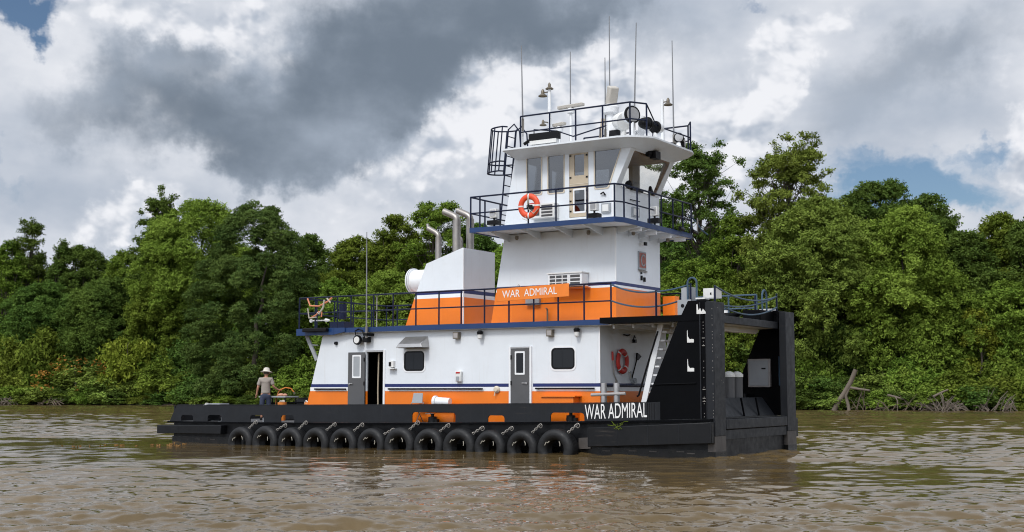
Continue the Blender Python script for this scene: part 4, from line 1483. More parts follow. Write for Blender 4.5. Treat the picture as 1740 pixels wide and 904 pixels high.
# sloping soffit from the wall head out to the roof edge
inner = [(7.02, TV0), (pfront(8.70) + .3, TV0), (pfront(8.72), TV0), (pfront(8.72), TV0 + .25), (pfront(8.72), VC - .4), (pfront(8.72), VC + .4), (pfront(8.72), TV1 - .25), (pfront(8.72), TV1), (pfront(8.70) + .3, TV1), (7.02, TV1)]
V = []
for (a, c), (p, q) in zip(inner, rp):
    V += [(a, c, 8.70), (p, q, rcam(p, q) - .002), (a, c, 8.74), (p, q, rcam(p, q) - .0005)]
F = []
for i in range(len(inner) - 1):
    a, c = i * 4, i * 4 + 4
    F += [(a, c, c + 1, a + 1)]
b.add(V, F)
b.build('soffit', roof)
# lamp under the visor
x = MB().mat('gasket').box(2.86, 3.06, 2.62, 2.95, 8.52, 8.74).lathe([(0.10, 0), (0.09, .1)], (3.06, 2.62, 8.66), (0.3, -1, 0), 12)
x.build('visor_lamp', boat)


# ------------------------------------------------------------------ gear on the roof
RZ = 8.95
railing([(6.58, 1.10), (2.90, 1.10), (2.62, 1.55)], RZ - .02, 9.90, [9.42], [(6.58, 1.10), (5.57, 1.10), (4.69, 1.10), (3.80, 1.10), (2.92, 1.10), (2.62, 1.55)])
railing([(2.62, 4.55), (2.90, 5.0), (6.58, 5.0)], RZ - .02, 9.90, [9.42], [(2.62, 4.55), (2.90, 5.0), (4.1, 5.0), (5.3, 5.0), (6.58, 5.0)])
x = MB().mat('rail').tube([(2.62, 1.55, 9.90), (2.66, 1.9, 9.7), (2.7, 2.3, 9.45), (2.7, 2.9, 9.42), (2.62, 4.55, 9.42)], 0.022, 6)
x.build('rail_curve', boat)


def light_mast(u, v, z0, z1, lamps, r=0.055):
    b = MB().mat('whitetrim').tube([(u, v, z0), (u, v, z1)], r, 10, radii=[r * 1.15, r * 0.85])
    o = b.build('light_mast', boat)
    for du, dv, z, s in lamps:
        l = MB().mat('brass').lathe([(0.155 * s, 0), (0.16 * s, 0.02), (0.06 * s, 0.10 * s), (0.06 * s, 0.19 * s), (0.02, 0.26 * s)], (u + du, v + dv, z), (0, 0, 1), 14)
        if du or dv:
            l.tube([(u, v, z + .12), (u + du, v + dv, z + .12)], 0.02, 6)
        l.build('lamp', o)


light_mast(6.46, 2.6, RZ, 11.02, [(0, 0, 11.02, 0.8), (0.24, 0.0, 10.82, 0.9), (0.10, -0.22, 9.85, 0.7)], 0.06)
light_mast(3.72, 4.9, RZ - .05, 10.80, [(-0.20, 0.0, 10.60, 0.9)], 0.055)


def scanner(u, v, z, length, ang):
    b = MB().mat('whitetrim').tube([(u, v, RZ), (u, v, z - .14)], 0.045, 10).lathe([(0.12, -0.16), (0.13, -0.04), (0.06, 0)], (u, v, z), (0, 0, 1), 14)
    o = b.build('radar', boat)
    a = Vector((math.cos(ang), math.sin(ang), 0.0)) * (length / 2)
    n = Vector((-a.y, a.x, 0)).normalized() * 0.09
    c = Vector((u, v, z + .055))
    h = Vector((0, 0, .05))
    s = MB().mat('radome').hexa([c - a - n * .7 - h, c + a - n * .7 - h, c + a + n * .7 - h, c - a + n * .7 - h, c - a * .97 - n + h, c + a * .97 - n + h, c + a * .97 + n + h, c - a * .97 + n + h])
    s.build('scanner_arm', o, bevel=0.02)
    return o


scanner(5.70, 2.6, 10.34, 0.95, 0.1)
scanner(6.2, 2.75, 9.85, 0.5, 0.3)
# big radar on a post, its arm seen end-on
x = MB().mat('whitetrim').tube([(4.57, 3.05, RZ), (4.57, 3.05, 10.1)], 0.13, 14).lathe([(0.16, 0), (0.24, 0.05), (0.26, 0.22), (0.20, 0.30)], (4.57, 3.05, 10.08), (0, 0, 1), 18)
o = x.build('radar', boat)
x = MB().mat('radome')
c, a = Vector((4.52, 3.05, 10.62)), Vector((-0.10, -0.10, 0.30))
n = Vector((0.10, -0.10, 0.0))
ux = Vector((0.09, 0.05, 0.05))
x.hexa([c - a - n - ux, c + a - n - ux, c + a + n - ux, c - a + n - ux, c - a - n + ux, c + a - n + ux, c + a + n + ux, c - a + n + ux])
x.build('scanner_arm', o, bevel=0.04)
x = MB().mat('beige').tube([(4.75, 2.9, 9.95), (4.8, 2.85, 9.4), (4.78, 2.85, 9.0)], 0.06, 8)
x.build('cable_bundle', boat)
# boxes and reflectors around its foot
x = MB().mat('whitetrim').box(4.0, 4.3, 2.5, 2.85, 9.35, 9.72)
o = x.build('loud_hailer', boat, bevel=0.02)
MB().mat('gasket').hexa([(3.98, 2.42, 9.28), (4.30, 2.42, 9.28), (4.32, 2.80, 9.24), (3.95, 2.80, 9.24), (3.98, 2.44, 9.46), (4.30, 2.44, 9.46), (4.30, 2.49, 9.46), (3.98, 2.49, 9.46)]).build('mouth', o)
MB().mat('whitetrim').tube([(4.15, 2.7, RZ), (4.15, 2.7, 9.36)], 0.07, 8).box(3.85, 4.45, 2.5, 2.9, RZ, RZ + .14).build('pedestal', o)
x = MB().mat('plasticw').lathe([(0.26, 0), (0.28, 0.14), (0.22, 0.42), (0.10, 0.50)], (3.65, 2.2, 9.62), (0.5, 0.35, 0.12), 18)
x.tube([(3.75, 2.3, RZ), (3.75, 2.3, 9.6)], 0.09, 8)
o = x.build('dome_speaker', boat)


def searchlight(u, v, z, r, d, face, body):
    ax = Vector(d).normalized()
    b = MB().mat(body).lathe([(r * .35, -0.30), (r * .8, -0.24), (r, -0.08), (r, 0.0)], (u, v, z), ax, 20)
    o = b.build('searchlight', boat)
    MB().mat('gasket').lathe([(r * 1.06, -0.02), (r * 1.06, 0.04), (r * .9, 0.05)], (u, v, z), ax, 20).build('rim', o)
    MB().mat(face).lathe([(r * .88, 0.03), (r * .84, 0.055)], (u, v, z), ax, 20).build('lens', o)
    MB().mat('whitetrim').tube([(u, v, RZ - .03), (u, v, z - r * .9)], 0.07, 8, radii=[0.13, 0.06]).build('pedestal', o)


searchlight(3.26, 1.9, 9.72, 0.25, (-0.9, -0.5, 0.0), 'steel', 'whitetrim')
searchlight(2.80, 1.95, 9.42, 0.18, (-0.2, 0.95, 0.1), 'gasket', 'gasket')
searchlight(2.80, 2.50, 9.40, 0.18, (0.15, -1.0, 0.0), 'gasket', 'whitetrim')
searchlight(2.9, 4.3, 9.40, 0.15, (-0.6, -0.8, 0.1), 'steel', 'brass')
searchlight(2.95, 4.75, 9.32, 0.15, (-0.9, 0.3, 0.0), 'plasticw', 'gasket')
x = MB().mat('whitetrim').tube([(3.3, 2.6, RZ), (3.3, 2.6, 9.8)], 0.11, 10).tube([(3.5, 2.2, RZ), (3.3, 2.3, 9.3), (3.1, 2.2, RZ)], 0.05, 8)
x.build('roof_post', boat)
# light bar at the near edge
x = MB().mat('gasket').box(5.25, 6.25, 1.02, 1.20, 9.10, 9.32).tube([(6.25, 1.1, 9.15), (6.45, 1.1, 9.05)], 0.05, 7)
o = x.build('light_bar', boat)
MB().mat('plasticw').box(5.3, 6.2, 1.0, 1.18, 8.985, 9.098).build('lamp_row', o)
x = MB().mat('rail').tube([(6.35, 1.5, RZ), (6.35, 1.5, 9.55), (5.55, 1.5, 9.42), (5.0, 1.5, 9.20), (3.9, 1.5, 9.40)], 0.022, 6)
x.tube([(5.6, 1.5, RZ), (5.6, 1.5, 9.42)], 0.02, 6).tube([(4.1, 1.5, RZ), (4.1, 1.5, 9.36)], 0.02, 6)
x.build('inner_rail', boat)
whip(6.56, 1.2, 9.6, 12.10, 0.05)
MB().mat('whitetrim').tube([(6.56, 1.2, RZ), (6.56, 1.2, 9.6)], 0.03, 7).build('antenna_mount', boat)
for (u, v, z1, ln) in ((5.97, 3.05, 12.24, 0), (4.75, 3.05, 11.88, 0), (4.62, 3.1, 13.17, 0), (3.22, 1.95, 12.45, -0.10), (3.34, 4.9, 12.64, 0.02)):
    whip(u, v, RZ + .45, z1, ln)
    MB().mat('whitetrim').tube([(u, v, RZ - .03), (u, v, RZ + .4)], 0.035, 7).build('antenna_mount', boat)

# caged ladder behind the wheelhouse
x = MB().mat('rail')
L0, L1 = (8.05, 6.57), (7.40, 9.95)
def lad_u(z):
    return 7.72 - (z - 6.57) * 0.10


for v in (1.72, 2.14):
    x.tube([(lad_u(6.57), v, 6.57), (lad_u(8.9), v, 8.9), (lad_u(9.7), v, 9.7), (lad_u(9.8) - .2, v, 9.85), (7.0, v, 9.6), (6.95, v, 8.95)], 0.024, 7)
lad = x.build('ladder', boat)
for i in range(10):
    z = 6.8 + i * 0.3
    MB().mat('rail').tube([(lad_u(z), 1.72, z), (lad_u(z), 2.14, z)], 0.016, 6).build('rung', lad)
hoop = []
x = MB().mat('rail')
for z in (8.42, 8.72, 9.78):
    P = []
    for i in range(13):
        a = math.radians(-90 + 180 * i / 12)
        P.append((lad_u(z) + 0.10 + 0.62 * math.cos(a), 1.93 + 0.40 * math.sin(a), z))
    P = [(lad_u(z), 1.66, z)] + P + [(lad_u(z), 2.20, z)]
    x.tube(P, 0.024, 6)
for i in range(7):
    a = math.radians(-90 + 180 * i / 6)
    p0 = (lad_u(8.42) + 0.10 + 0.62 * math.cos(a), 1.93 + 0.40 * math.sin(a), 8.42)
    p1 = (lad_u(9.78) + 0.10 + 0.62 * math.cos(a), 1.93 + 0.40 * math.sin(a), 9.78)
    x.tube([p0, p1], 0.020, 6)
x.build('safety_cage', lad)

# ------------------------------------------------------------------ push knees and bow
def push_knee(near):
    f = (lambda v: v) if near else (lambda v: BEAM - v)
    b = MB().mat('knee')
    outline = [(0.22, zd(0) + .002), (0.22, 4.10), (0.76, 4.10), (0.95, 3.74), (1.06, 3.55), (2.02, 1.42), (2.10, zd(2) + .002)]
    lo, hi = sorted((f(0.12), f(0.17)))
    b.prism_v(outline, lo, hi)
    k = b.build('push_knee', boat)
    # boxed top
    t = MB().mat('knee')
    lo, hi = sorted((f(0.172), f(0.78)))
    t.prism_v([(0.22, 3.74), (0.22, 4.098), (0.74, 4.098), (0.93, 3.74)], lo, hi)
    t.build('top_box', k)
    # flat rubber-faced post
    lo, hi = sorted((f(0.04), f(0.76)))
    p = MB().mat('bulwark').box(0.0, 0.215, lo, hi, 0.56, 4.06)
    p.build('post', k, bevel=0.012)
    q = MB().mat('scuff').box(0.004, 0.212, min(lo + .004, hi), hi - .004, -0.6, 0.558)
    q.build('worn_shoe', k)
    q = MB().mat('wet').box(0.0, 0.214, lo, hi, -0.62, 0.16)
    q.build('wet_foot', k)
    # side channel with bolt rows
    lo2, hi2 = sorted((f(0.095), f(0.118)))
    c = MB().mat('bulwark').box(0.225, 0.26, lo2, hi2, 1.0, 4.05).box(0.40, 0.43, lo2, hi2, 1.0, 4.05)
    c.build('channel', k)
    s = MB().mat('chain')
    rng = random.Random(4 if near else 5)
    z = 1.05
    e0 = f(0.036)
    while z < 4.0:
        if rng.random() < 0.6:
            s.box(0.035, 0.05, min(e0, e0 + .006), max(e0, e0 + .006), z, z + .022)
        if rng.random() < 0.4:
            v = f(0.094)
            s.box(0.31, 0.328, v - .004, v + .004, z, z + .02)
        z += 0.085
    for z in (1.45, 1.53, 1.76, 2.9, 3.1):
        v = f(0.094)
        s.box(0.28, 0.36, v - .004, v + .004, z, z + .02)
    if near:
        for v, z in ((0.3, 3.9), (0.25, 2.6), (0.5, 2.0), (0.6, 1.95), (0.45, 3.2)):
            s.box(-.005, 0.001, v, v + .02, z, z + .02)
    s.build('bolt_row', k)
    return k


kn = push_knee(True)
kf = push_knee(False)
x = MB().mat('knee').tube([(1.75, 0.105, 1.90), (0.55, 0.105, 1.93)], 0.02, 6)
x.mat('chain').tube([(1.75, 0.10, 1.895), (0.55, 0.10, 1.925)], 0.012, 6)
x.build('grab_bar', kn)
for z in (3.0, 2.24):
    x = MB().mat('plasticw').prism_v([(0.60, z), (0.79, z), (0.79, z + .31), (0.778, z + .33), (0.768, z + .16), (0.72, z + .085), (0.66, z + .095), (0.60, z + .085)], 0.106, 0.118)
    x.build('cleat_plate', kn)
x = MB().mat('plasticw').prism_v([(0.24, 3.745), (0.50, 3.745), (0.50, 3.99), (0.475, 4.01), (0.45, 3.84), (0.40, 3.90), (0.36, 3.80), (0.32, 3.88), (0.24, 3.79)], 0.090, 0.098)
x.build('cleat_plate', kn)
x = MB().mat('cabinet').box(0.70, 1.40, BEAM - .30, BEAM - .175, 1.84, 2.69)
cb = x.build('cabinet', boat, bevel=0.01)
MB().mat('logo_grey').box(0.75, 1.35, BEAM - .325, BEAM - .302, 1.89, 2.64).build('door', cb)
MB().mat('gasket').box(0.82, 0.95, BEAM - .345, BEAM - .3255, 2.38, 2.42).build('latch', cb)
MB().mat('rail2').tube([(0.45, BEAM - .2, 2.75), (0.42, BEAM - .24, 2.7), (0.42, BEAM - .24, 1.9), (0.38, BEAM - .2, 1.85)], 0.025, 6).build('grab_bar', kf)
# beam between the knees and the low bow coaming
x = MB().mat('bulwark').box(0.24, 0.34, 0.78, BEAM - .78, 3.555, 3.76)
x.build('cross_beam', boat, bevel=0.012)
MB().mat('whitetrim').box(0.9, 1.0, 0.8, BEAM - .8, 3.42, 3.50).build('soffit_strip', boat)  # white strip drawn for the lit white underside of the upper deck
x = MB().mat('bulwark')
V = [(0.36, 0.80, 1.0), (0.36, BEAM - .80, 1.0), (0.70, BEAM - .95, 1.54), (0.70, 0.80, 1.54), (0.80, 0.80, 1.0), (0.80, BEAM - .80, 1.0), (0.76, BEAM - .95, 1.54), (0.76, 0.80, 1.54)]
x.add(V, [(0, 1, 2, 3), (5, 4, 7, 6), (0, 3, 7, 4), (1, 5, 6, 2), (3, 2, 6, 7), (0, 4, 5, 1)])
cm_ = x.build('bow_coaming', boat, bevel=0.01)
for v in (2.9, 4.0):
    q0, q1 = (0.36, v, 1.0), (0.70, v, 1.54)
    MB().mat('knee').beam((0.352, v, 1.01), (0.452, v, 1.54), 0.05, 0.02, (0, 1, 0)).build('rib', cm_)
MB().mat('black').hexa([(0.30, 0.8, 0.995), (0.36, 0.8, 0.995), (0.36, BEAM - .8, 0.995), (0.30, BEAM - .8, 0.995), (0.30, 0.8, 1.03), (0.36, 0.8, 1.03), (0.36, BEAM - .8, 1.03), (0.30, BEAM - .8, 1.03)]).build('toe_rail', cm_)
x = MB().mat('bulwark').box(0.0, 0.22, 0.78, BEAM - .78, 0.72, 0.985)
x.build('bumper', boat, bevel=0.015)
x = MB().mat('black')
x.hexa([(0.75, 0.78, -0.5), (1.4, 0.78, -0.5), (1.4, BEAM - .78, -0.5), (0.75, BEAM - .78, -0.5), (0.10, 0.78, 0.71), (1.4, 0.78, 0.71), (1.4, BEAM - .78, 0.71), (0.10, BEAM - .78, 0.71)])
x.build('bow_plating', boat)
MB().mat('bulwark').box(0.03, 0.098, 0.78, BEAM - .78, 0.46, 0.70).build('rubbing_strake', boat)
# twin capped vent pipes on the foredeck
for u, v in ((0.95, 3.25), (0.95, 3.85)):
    x = MB().mat('door').lathe([(0.165, 1.0), (0.165, 2.12)], (u, v, 0), (0, 0, 1), 18)
    o = x.build('vent_pipe', boat)
    MB().mat('plasticw').lathe([(0.18, 2.125), (0.18, 2.20), (0.10, 2.27), (0.02, 2.29)], (u, v, 0), (0, 0, 1), 18).build('cap', o)
    MB().mat('plasticw').lathe([(0.05, 0), (0.10, .05), (0.10, .13), (0.04, .17)], (u + .12, v - .14, 1.74), (0.6, -0.6, 0), 12).build('valve', o)
x = MB().mat('rail2').tube([(1.3, 2.2, 1.0), (1.2, 2.2, 2.0), (1.1, 2.75, 2.02)], 0.03, 6).mat('chain').tube([(1.15, 2.3, 1.0), (1.25, 2.3, 1.95)], 0.025, 6)
x.build('foredeck_rail', boat)
MB().mat('copper').box(1.25, 1.5, 2.3, 2.5, 1.0, 1.62).build('winch_drum', boat)

# stairs from foredeck to upper deck
x = MB().mat('whitetrim')
for v in (0.92, 1.75):
    x.prism_v([(2.50, 1.0), (2.66, 1.0), (2.02, 3.55), (1.86, 3.55)], v - .02, v + .02)
st = x.build('stairway', boat)
for i in range(10):
    z = 1.2 + i * 0.235
    u = 2.58 - (z - 1.0) * 0.64 / 2.55
    MB().mat('whitetrim').box(u - .22, u + .02, 0.94, 1.73, z, z + .045).build('tread', st)

# top of the knees: winch box, arches, slack chains
x = MB().mat('grey')
x.prism_v([(0.98, 3.74), (1.20, 3.74), (1.20, 4.16), (0.80, 4.16)], 0.42, 0.46)
x.box(0.82, 1.12, 0.5, 0.9, 4.115, 4.50).mat('gasket').lathe([(0.05, 0), (0.05, .01)], (1.05, 0.418, 4.0), (0, -1, 0), 10)
o = x.build('winch', boat)
MB().mat('plasticw').box(0.30, 0.66, 0.9, 1.3, 4.22, 4.48).build('motor', o)
MB().mat('gasket').box(0.42, 0.46, 0.893, 0.899, 4.30, 4.36).build('switch', o)
MB().mat('plasticw').box(0.36, 0.62, 0.30, 0.62, 4.15, 4.19).build('lid', o)
MB().mat('gasket').box(0.38, 0.60, 0.32, 0.60, 4.103, 4.148).build('vent_box', o)


def arch(u, v, z0, z1, w, along=(1, 0)):
    P = [(u - w / 2 * along[0], v - w / 2 * along[1], z0)]
    for i in range(9):
        a = math.pi * i / 8
        P.append((u - w / 2 * math.cos(a) * along[0], v - w / 2 * math.cos(a) * along[1], z1 - w / 2 + w / 2 * math.sin(a)))
    P.append((u + w / 2 * along[0], v + w / 2 * along[1], z0))
    MB().mat('rail2').tube(P, 0.028, 7).build('handrail_arch', boat)


arch(0.78, 0.45, 4.10, 4.74, 0.26)
arch(0.45, 4.82, 3.75, 4.68, 0.34, (0, 1))
def slack(a, c, sag, name='slack_chain', r=0.024):
    a, c = Vector(a), Vector(c)
    P = []
    for i in range(13):
        q = i / 12
        p = a.lerp(c, q)
        p.z -= sag * 4 * q * (1 - q)
        P.append(p)
    MB().mat('rail2').tube(P, r, 7).build(name, boat)


for (u, v, z0, z1) in ((1.87, 0.5, 3.735, 4.45), (0.30, 0.84, 3.76, 4.54), (0.30, 5.42, 3.76, 4.62), (0.85, 0.5, 4.1, 4.6), (0.55, 4.35, 3.73, 4.5)):
    MB().mat('rail').tube([(u, v, z0), (u, v, z1)], 0.03, 7).build('stanchion', boat)
slack((3.38, 0.74, 4.70), (1.87, 0.5, 4.42), 0.10)
slack((1.87, 0.5, 4.42), (0.85, 0.5, 4.58), 0.04)
slack((3.38, 0.74, 4.24), (1.25, 0.5, 4.12), 0.16)
slack((0.30, 0.84, 4.53), (0.30, 5.42, 4.52), 0.24)
slack((0.30, 0.95, 4.04), (0.30, 5.42, 4.52), 0.16)
slack((0.30, 0.95, 4.08), (0.30, 5.42, 4.20), 0.27)
MB().mat('knee').box(0.36, 0.9, 4.25, 5.6, 3.73, 4.08).build('capstan_box', boat, bevel=0.02)
MB().mat('plasticw').box(0.4, 0.8, 5.3, 5.6, 4.085, 4.16).build('lamp_box', boat)
x = MB().mat('gasket').lathe([(0.22, 3.72), (0.20, 3.80), (0.28, 3.86), (0.28, 3.90)], (0.6, 2.75, 0), (0, 0, 1), 14)
o = x.build('fairlead', boat)
MB().mat('plasticw').lathe([(0.07, 3.90), (0.07, 3.97)], (0.7, 2.5, 0), (0, 0, 1), 10).build('cap', o)
railing([(0.9, 5.35), (3.38, 5.35)], 3.73, 4.6, [4.2], [(0.9, 5.35), (1.8, 5.35), (2.7, 5.35)], 'rail2')
MB().mat('orange').box(2.9, 3.3, 3.9, 4.2, 3.72, 4.55).build('hose_reel', boat)

# after end of the upper deck: lamp arm, cushion, cables
x = MB().mat('gasket').box(13.55, 14.55, 0.50, 0.655, 3.62, 3.74)
x.build('ladder_pad', boat, bevel=0.02)
x = MB().mat('rail').box(13.8, 14.4, 1.7, 2.2, 3.72, 4.0).tube([(14.1, 2.0, 4.1), (14.1, 2.0, 4.6)], 0.13, 12)
x.build('deck_winch', boat)
x = MB().mat('plasticw').tube([(14.45, 0.85, 4.0), (13.85, 0.85, 4.0)], 0.022, 6)
x.lathe([(0.06, 0), (0.06, 0.03)], (14.45, 0.84, 4.0), (0, -1, 0), 10).lathe([(0.065, 0), (0.03, .16)], (13.85, 0.85, 4.0), (-1, 0, 0), 10)
x.build('boat_hook', boat)


# ------------------------------------------------------------------ loose things on and along the boat
def boat_thing(name, u, v, z, label, cat, group=None):
    return empty(name, bw(u, v, z), BOAT_RZ, label, cat, group)


def make_tyre():
    root = boat_thing('tyre_fender', 0, 0, 0, 'x', 'tyre fender', 'tyre fenders along the hull side')
    prof = []
    R, r, hw = 0.53, 0.245, 0.25
    for a, h in ((r, -hw * .55), (r + .04, -hw * .86), (r + .12, -hw), (R - .10, -hw * .98), (R - .035, -hw * .84), (R - .006, -hw * .55), (R, 0), (R - .006, hw * .55), (R - .035, hw * .84), (R - .10, hw * .98), (r + .12, hw), (r + .04, hw * .86), (r, hw * .55), (r + .035, hw * .3), (r + .1, 0), (r + .035, -hw * .3)):
        prof.append((a, h))
    b = MB().mat('rubber').lathe(prof, (0, 0, 0), (0, 1, 0), 40, closed=True)
    b.build('casing', root)
    g = MB().mat('gasket')
    for h in (-.105, -.035, .035, .105):
        g.lathe([(R - .012, h - .008), (R + .0015, h - .007), (R + .0015, h + .007), (R - .012, h + .008)], (0, 0, 0), (0, 1, 0), 40, closed=True)
    g.build('tread_groove', root)
    c = MB().mat('chain')
    # a short chain from the tyre's shoulder to an eye on the deck edge
    p0, p1 = Vector((-0.33, -0.02, 0.41)), Vector((-0.51, 0.16, 0.60))
    n = 5
    for i in range(n):
        q = p0.lerp(p1, (i + .5) / n)
        d = (p1 - p0).normalized()
        s = Vector((0, 1, 0)) if i % 2 else Vector((0.3, 0.1, 1))
        s = (s - d * s.dot(d)).normalized()
        L = (p1 - p0).length / n * 0.72
        P = [q + d * (L * math.cos(a)) + s * (0.028 * math.sin(a)) for a in [2 * math.pi * j / 10 for j in range(10)]]
        c.tube(P, 0.010, 5, closed=True)
    q = Vector((-0.53, 0.17, 0.58))
    P = [q + Vector((0.055 * math.cos(a), 0.0, 0.06 * math.sin(a))) for a in [2 * math.pi * j / 14 for j in range(14)]]
    c.tube(P, 0.012, 6, closed=True)
    c.build('chain', root)
    t = MB().mat('rope')
    t.tube([(0.24, -0.265, 0.12), (0.20, -0.25, 0.20), (0.15, -0.26, 0.18), (0.11, -0.24, 0.22)], 0.010, 5)
    t.tube([(-0.18, -0.25, 0.20), (-0.21, -0.265, 0.14), (-0.20, -0.26, 0.08)], 0.009, 5)
    t.build('rope_tie', root)
    return root


ORD = ['nearest the stern', 'second from the stern', 'third from the stern', 'fourth from the stern', 'fifth from the stern', 'sixth from the stern',
       'sixth from the bow end', 'fifth from the bow end', 'fourth from the bow end', 'third from the bow end', 'second from the bow end', 'nearest the bow']
proto = make_tyre()
rt = random.Random(8)
for i in range(12):
    o = proto if i == 0 else copy_tree(proto)
    u = 16.29 - i * 1.069
    o.location = bw(u, -0.262, 0.075 + 0.006 * i + rt.uniform(-.012, .012))
    o.rotation_euler = (rt.uniform(-.03, .03), rt.uniform(-.25, .25), BOAT_RZ + rt.uniform(-.05, .05))
    ts = rt.uniform(.96, 1.05) if i < 11 else 1.06
    o.scale = (ts, rt.uniform(.9, 1.05), ts)
    o['label'] = 'black tyre hanging by a chain on the hull side, ' + ORD[i]


def life_ring(u, v, z, mat, face, label, tilt=0.0):
    root = boat_thing('life_ring', u, v, z, label, 'life ring')
    prof = [(0.28 + 0.088 * math.cos(a), 0.055 * math.sin(a)) for a in [2 * math.pi * j / 12 for j in range(12)]]
    MB().mat(mat).lathe(prof, (0, 0, 0), face, 32, closed=True).build('ring', root)
    ax = Vector(face).normalized()
    ref = Vector((0, 0, 1))
    x = ax.cross(ref).normalized()
    for k in range(4):
        a = math.radians(45 + 90 * k if abs(ax.x) > .5 else 90 * k)
        c = (x * math.cos(a) + ref * math.sin(a))
        P = []
        for j in range(12):
            t = 2 * math.pi * j / 12
            P.append(c * (0.28 + 0.093 * math.cos(t)) + ax * (0.060 * math.sin(t)))
        tg = ax.cross(c)
        B = MB().mat('plasticw')
        for s in (-0.022,):
            V = [p + tg * s for p in P] + [p - tg * s for p in P]
            B.add(V, [(j, (j + 1) % 12, 12 + (j + 1) % 12, 12 + j) for j in range(12)])
        B.build('band', root)
    return root, ax, x


r1, ax, x_ = life_ring(5.86, 0.41, 7.06, 'ring', (0, 1, 0), 'orange red life ring roped to the wheelhouse deck rail')
MB().mat('rope').tube([(0.02, -.04, 0.36), (-0.03, -.05, 0.05), (-0.10, -.04, -.05), (-0.04, -.05, -.12), (0.03, -.05, 0.02), (0.02, -.04, 0.36)], 0.012, 5).tube([(-.02, -.05, -.1), (-.2, -.07, -.24), (-.34, -.05, -.1)], 0.012, 5).tube([(.1, -.06, -.30), (.0, -.06, -.44), (.2, -.05, -.36)], 0.01, 5).build('rope', r1)
MB().mat('gasket').box(-.12, .05, -.06, .0, -.10, .02).build('clip', r1)
r2, ax, x_ = life_ring(HF - .075, 2.13, 2.58, 'ringred', (1, 0, 0), 'red life ring hung on the forward wall of the deckhouse')
MB().mat('rope').tube([(-.07, .22, -.3), (-.07, .34, -.35), (-.06, .38, -.5)], 0.014, 5).build('rope', r2)

ax_ = boat_thing('fire_axe', HF - .03, 2.95, 2.45, 'long handled black axe hung on the deckhouse wall beside the red life ring', 'axe')
MB().mat('gasket').tube([(0, -.18, -.42), (0, .26, .34)], 0.02, 7).build('handle', ax_)
MB().mat('gasket').hexa([(-.025, .16, .22), (.025, .16, .22), (.025, .24, .18), (-.025, .24, .18), (-.03, .20, .40), (.03, .20, .40), (.03, .44, .30), (-.03, .44, .30)]).build('blade', ax_)

nb_ = boat_thing('name_board', 5.93, 0.69, 4.56, 'orange name board with white lettering tied to the upper deck rail', 'sign board')
MB().mat('board_orange').hexa([(1.22, -.015, -.21), (-1.23, -.015, -.15), (-1.23, .01, -.15), (1.22, .01, -.21), (1.22, -.015, .165), (-1.23, -.015, .225), (-1.23, .01, .225), (1.22, .01, .165)]).build('board', nb_, bevel=0.006)
letters('lettering', 'WAR  ADMIRAL', nb_, (1.02, -0.022, -0.115), (-1, 0, 0.026), (0, 0, 1), 1.86, 0.215, 'white_letter', 0.003)
MB().mat('rope').tube([(0.5, -.03, .2), (0.46, .0, .26), (0.42, .03, .2)], 0.012, 5).tube([(-0.6, -.03, .22), (-.64, .0, .28), (-.66, .03, .22)], 0.012, 5).build('rope_tie', nb_)

ch = boat_thing('folding_chair', 9.95, 0.55, zd(10), 'grey folding chair beside the white cowl vent on the side deck', 'chair')
MB().mat('logo_grey').hexa([(-.2, .0, .58), (.2, .0, .58), (.2, .03, .57), (-.2, .03, .57), (-.17, .06, .88), (.17, .06, .88), (.17, .09, .88), (-.17, .09, .88)]).build('backrest', ch, bevel=0.01)
MB().mat('grey').box(-.21, .21, -.32, .02, .43, .46).build('seat', ch)
for du in (-.22, .22):
    for dv0, dv1, z1 in ((-.34, .05, .60), (.05, -.30, .43)):
        MB().mat('chain').tube([(du, dv0, .0), (du, dv1, z1)], 0.014, 6).build('leg', ch)

cb_ = boat_thing('coiled_cable', 14.0, 0.72, 4.2, 'salmon and white cables draped over the stern corner rail', 'cable')
MB().mat('copper').tube([(.52, 0, .52), (.38, -.03, .28), (.0, -.04, .25), (-.35, 0, .40), (-.5, .02, .52)], 0.028, 6).tube([(.35, -.03, -.12), (.1, -.04, -.02), (0, -.04, .08), (-.12, -.03, .06), (-.1, -.03, -.1)], 0.022, 6).build('salmon_lead', cb_)
MB().mat('rope').tube([(-.22, -.03, .45), (-.18, -.04, .2), (-.02, -.05, .0), (.05, -.04, .05)], 0.03, 6).tube([(.48, -.03, .2), (.42, -.03, -.12), (.1, -.04, -.1)], 0.022, 6).tube([(-.3, 0, .5), (-.45, .0, .35)], .026, 6).build('white_lead', cb_)

# after deck
tb = boat_thing('work_table', 17.8, 3.0, zd(17.8), 'low grey work table on the after deck beside the man', 'table')
MB().mat('logo_grey').box(-.62, .62, -.35, .35, .78, .83).build('tabletop', tb, bevel=0.01)
for du in (-.55, .55):
    for dv in (-.28, .28):
        MB().mat('black').tube([(du, dv, 0), (du, dv, .78)], 0.03, 6).build('leg', tb)
gl = boat_thing('work_gloves', 17.55, 2.85, zd(17.8) + .832, 'pale work gloves heaped on the low grey table', 'gloves')
MB().mat('skin').lathe([(0.10, 0), (0.13, .03), (0.09, .08), (0.03, .10)], (0, 0, 0), (0, 0, 1), 10).lathe([(0.07, 0), (0.09, .04), (0.03, .09)], (-.16, .03, 0), (0, 0, 1), 10).build('glove', gl)
wn = boat_thing('deck_hatch', 15.9, 3.6, zd(16), 'long black hatch cover on the after deck', 'hatch')
MB().mat('bulwark').hexa([(2.4, -.6, 0), (-1.1, -.6, 0), (-1.1, .6, 0), (2.4, .6, 0), (2.3, -.55, .52), (-1.05, -.55, .62), (-1.05, .55, .62), (2.3, .55, .52)]).build('coaming', wn, bevel=0.02)
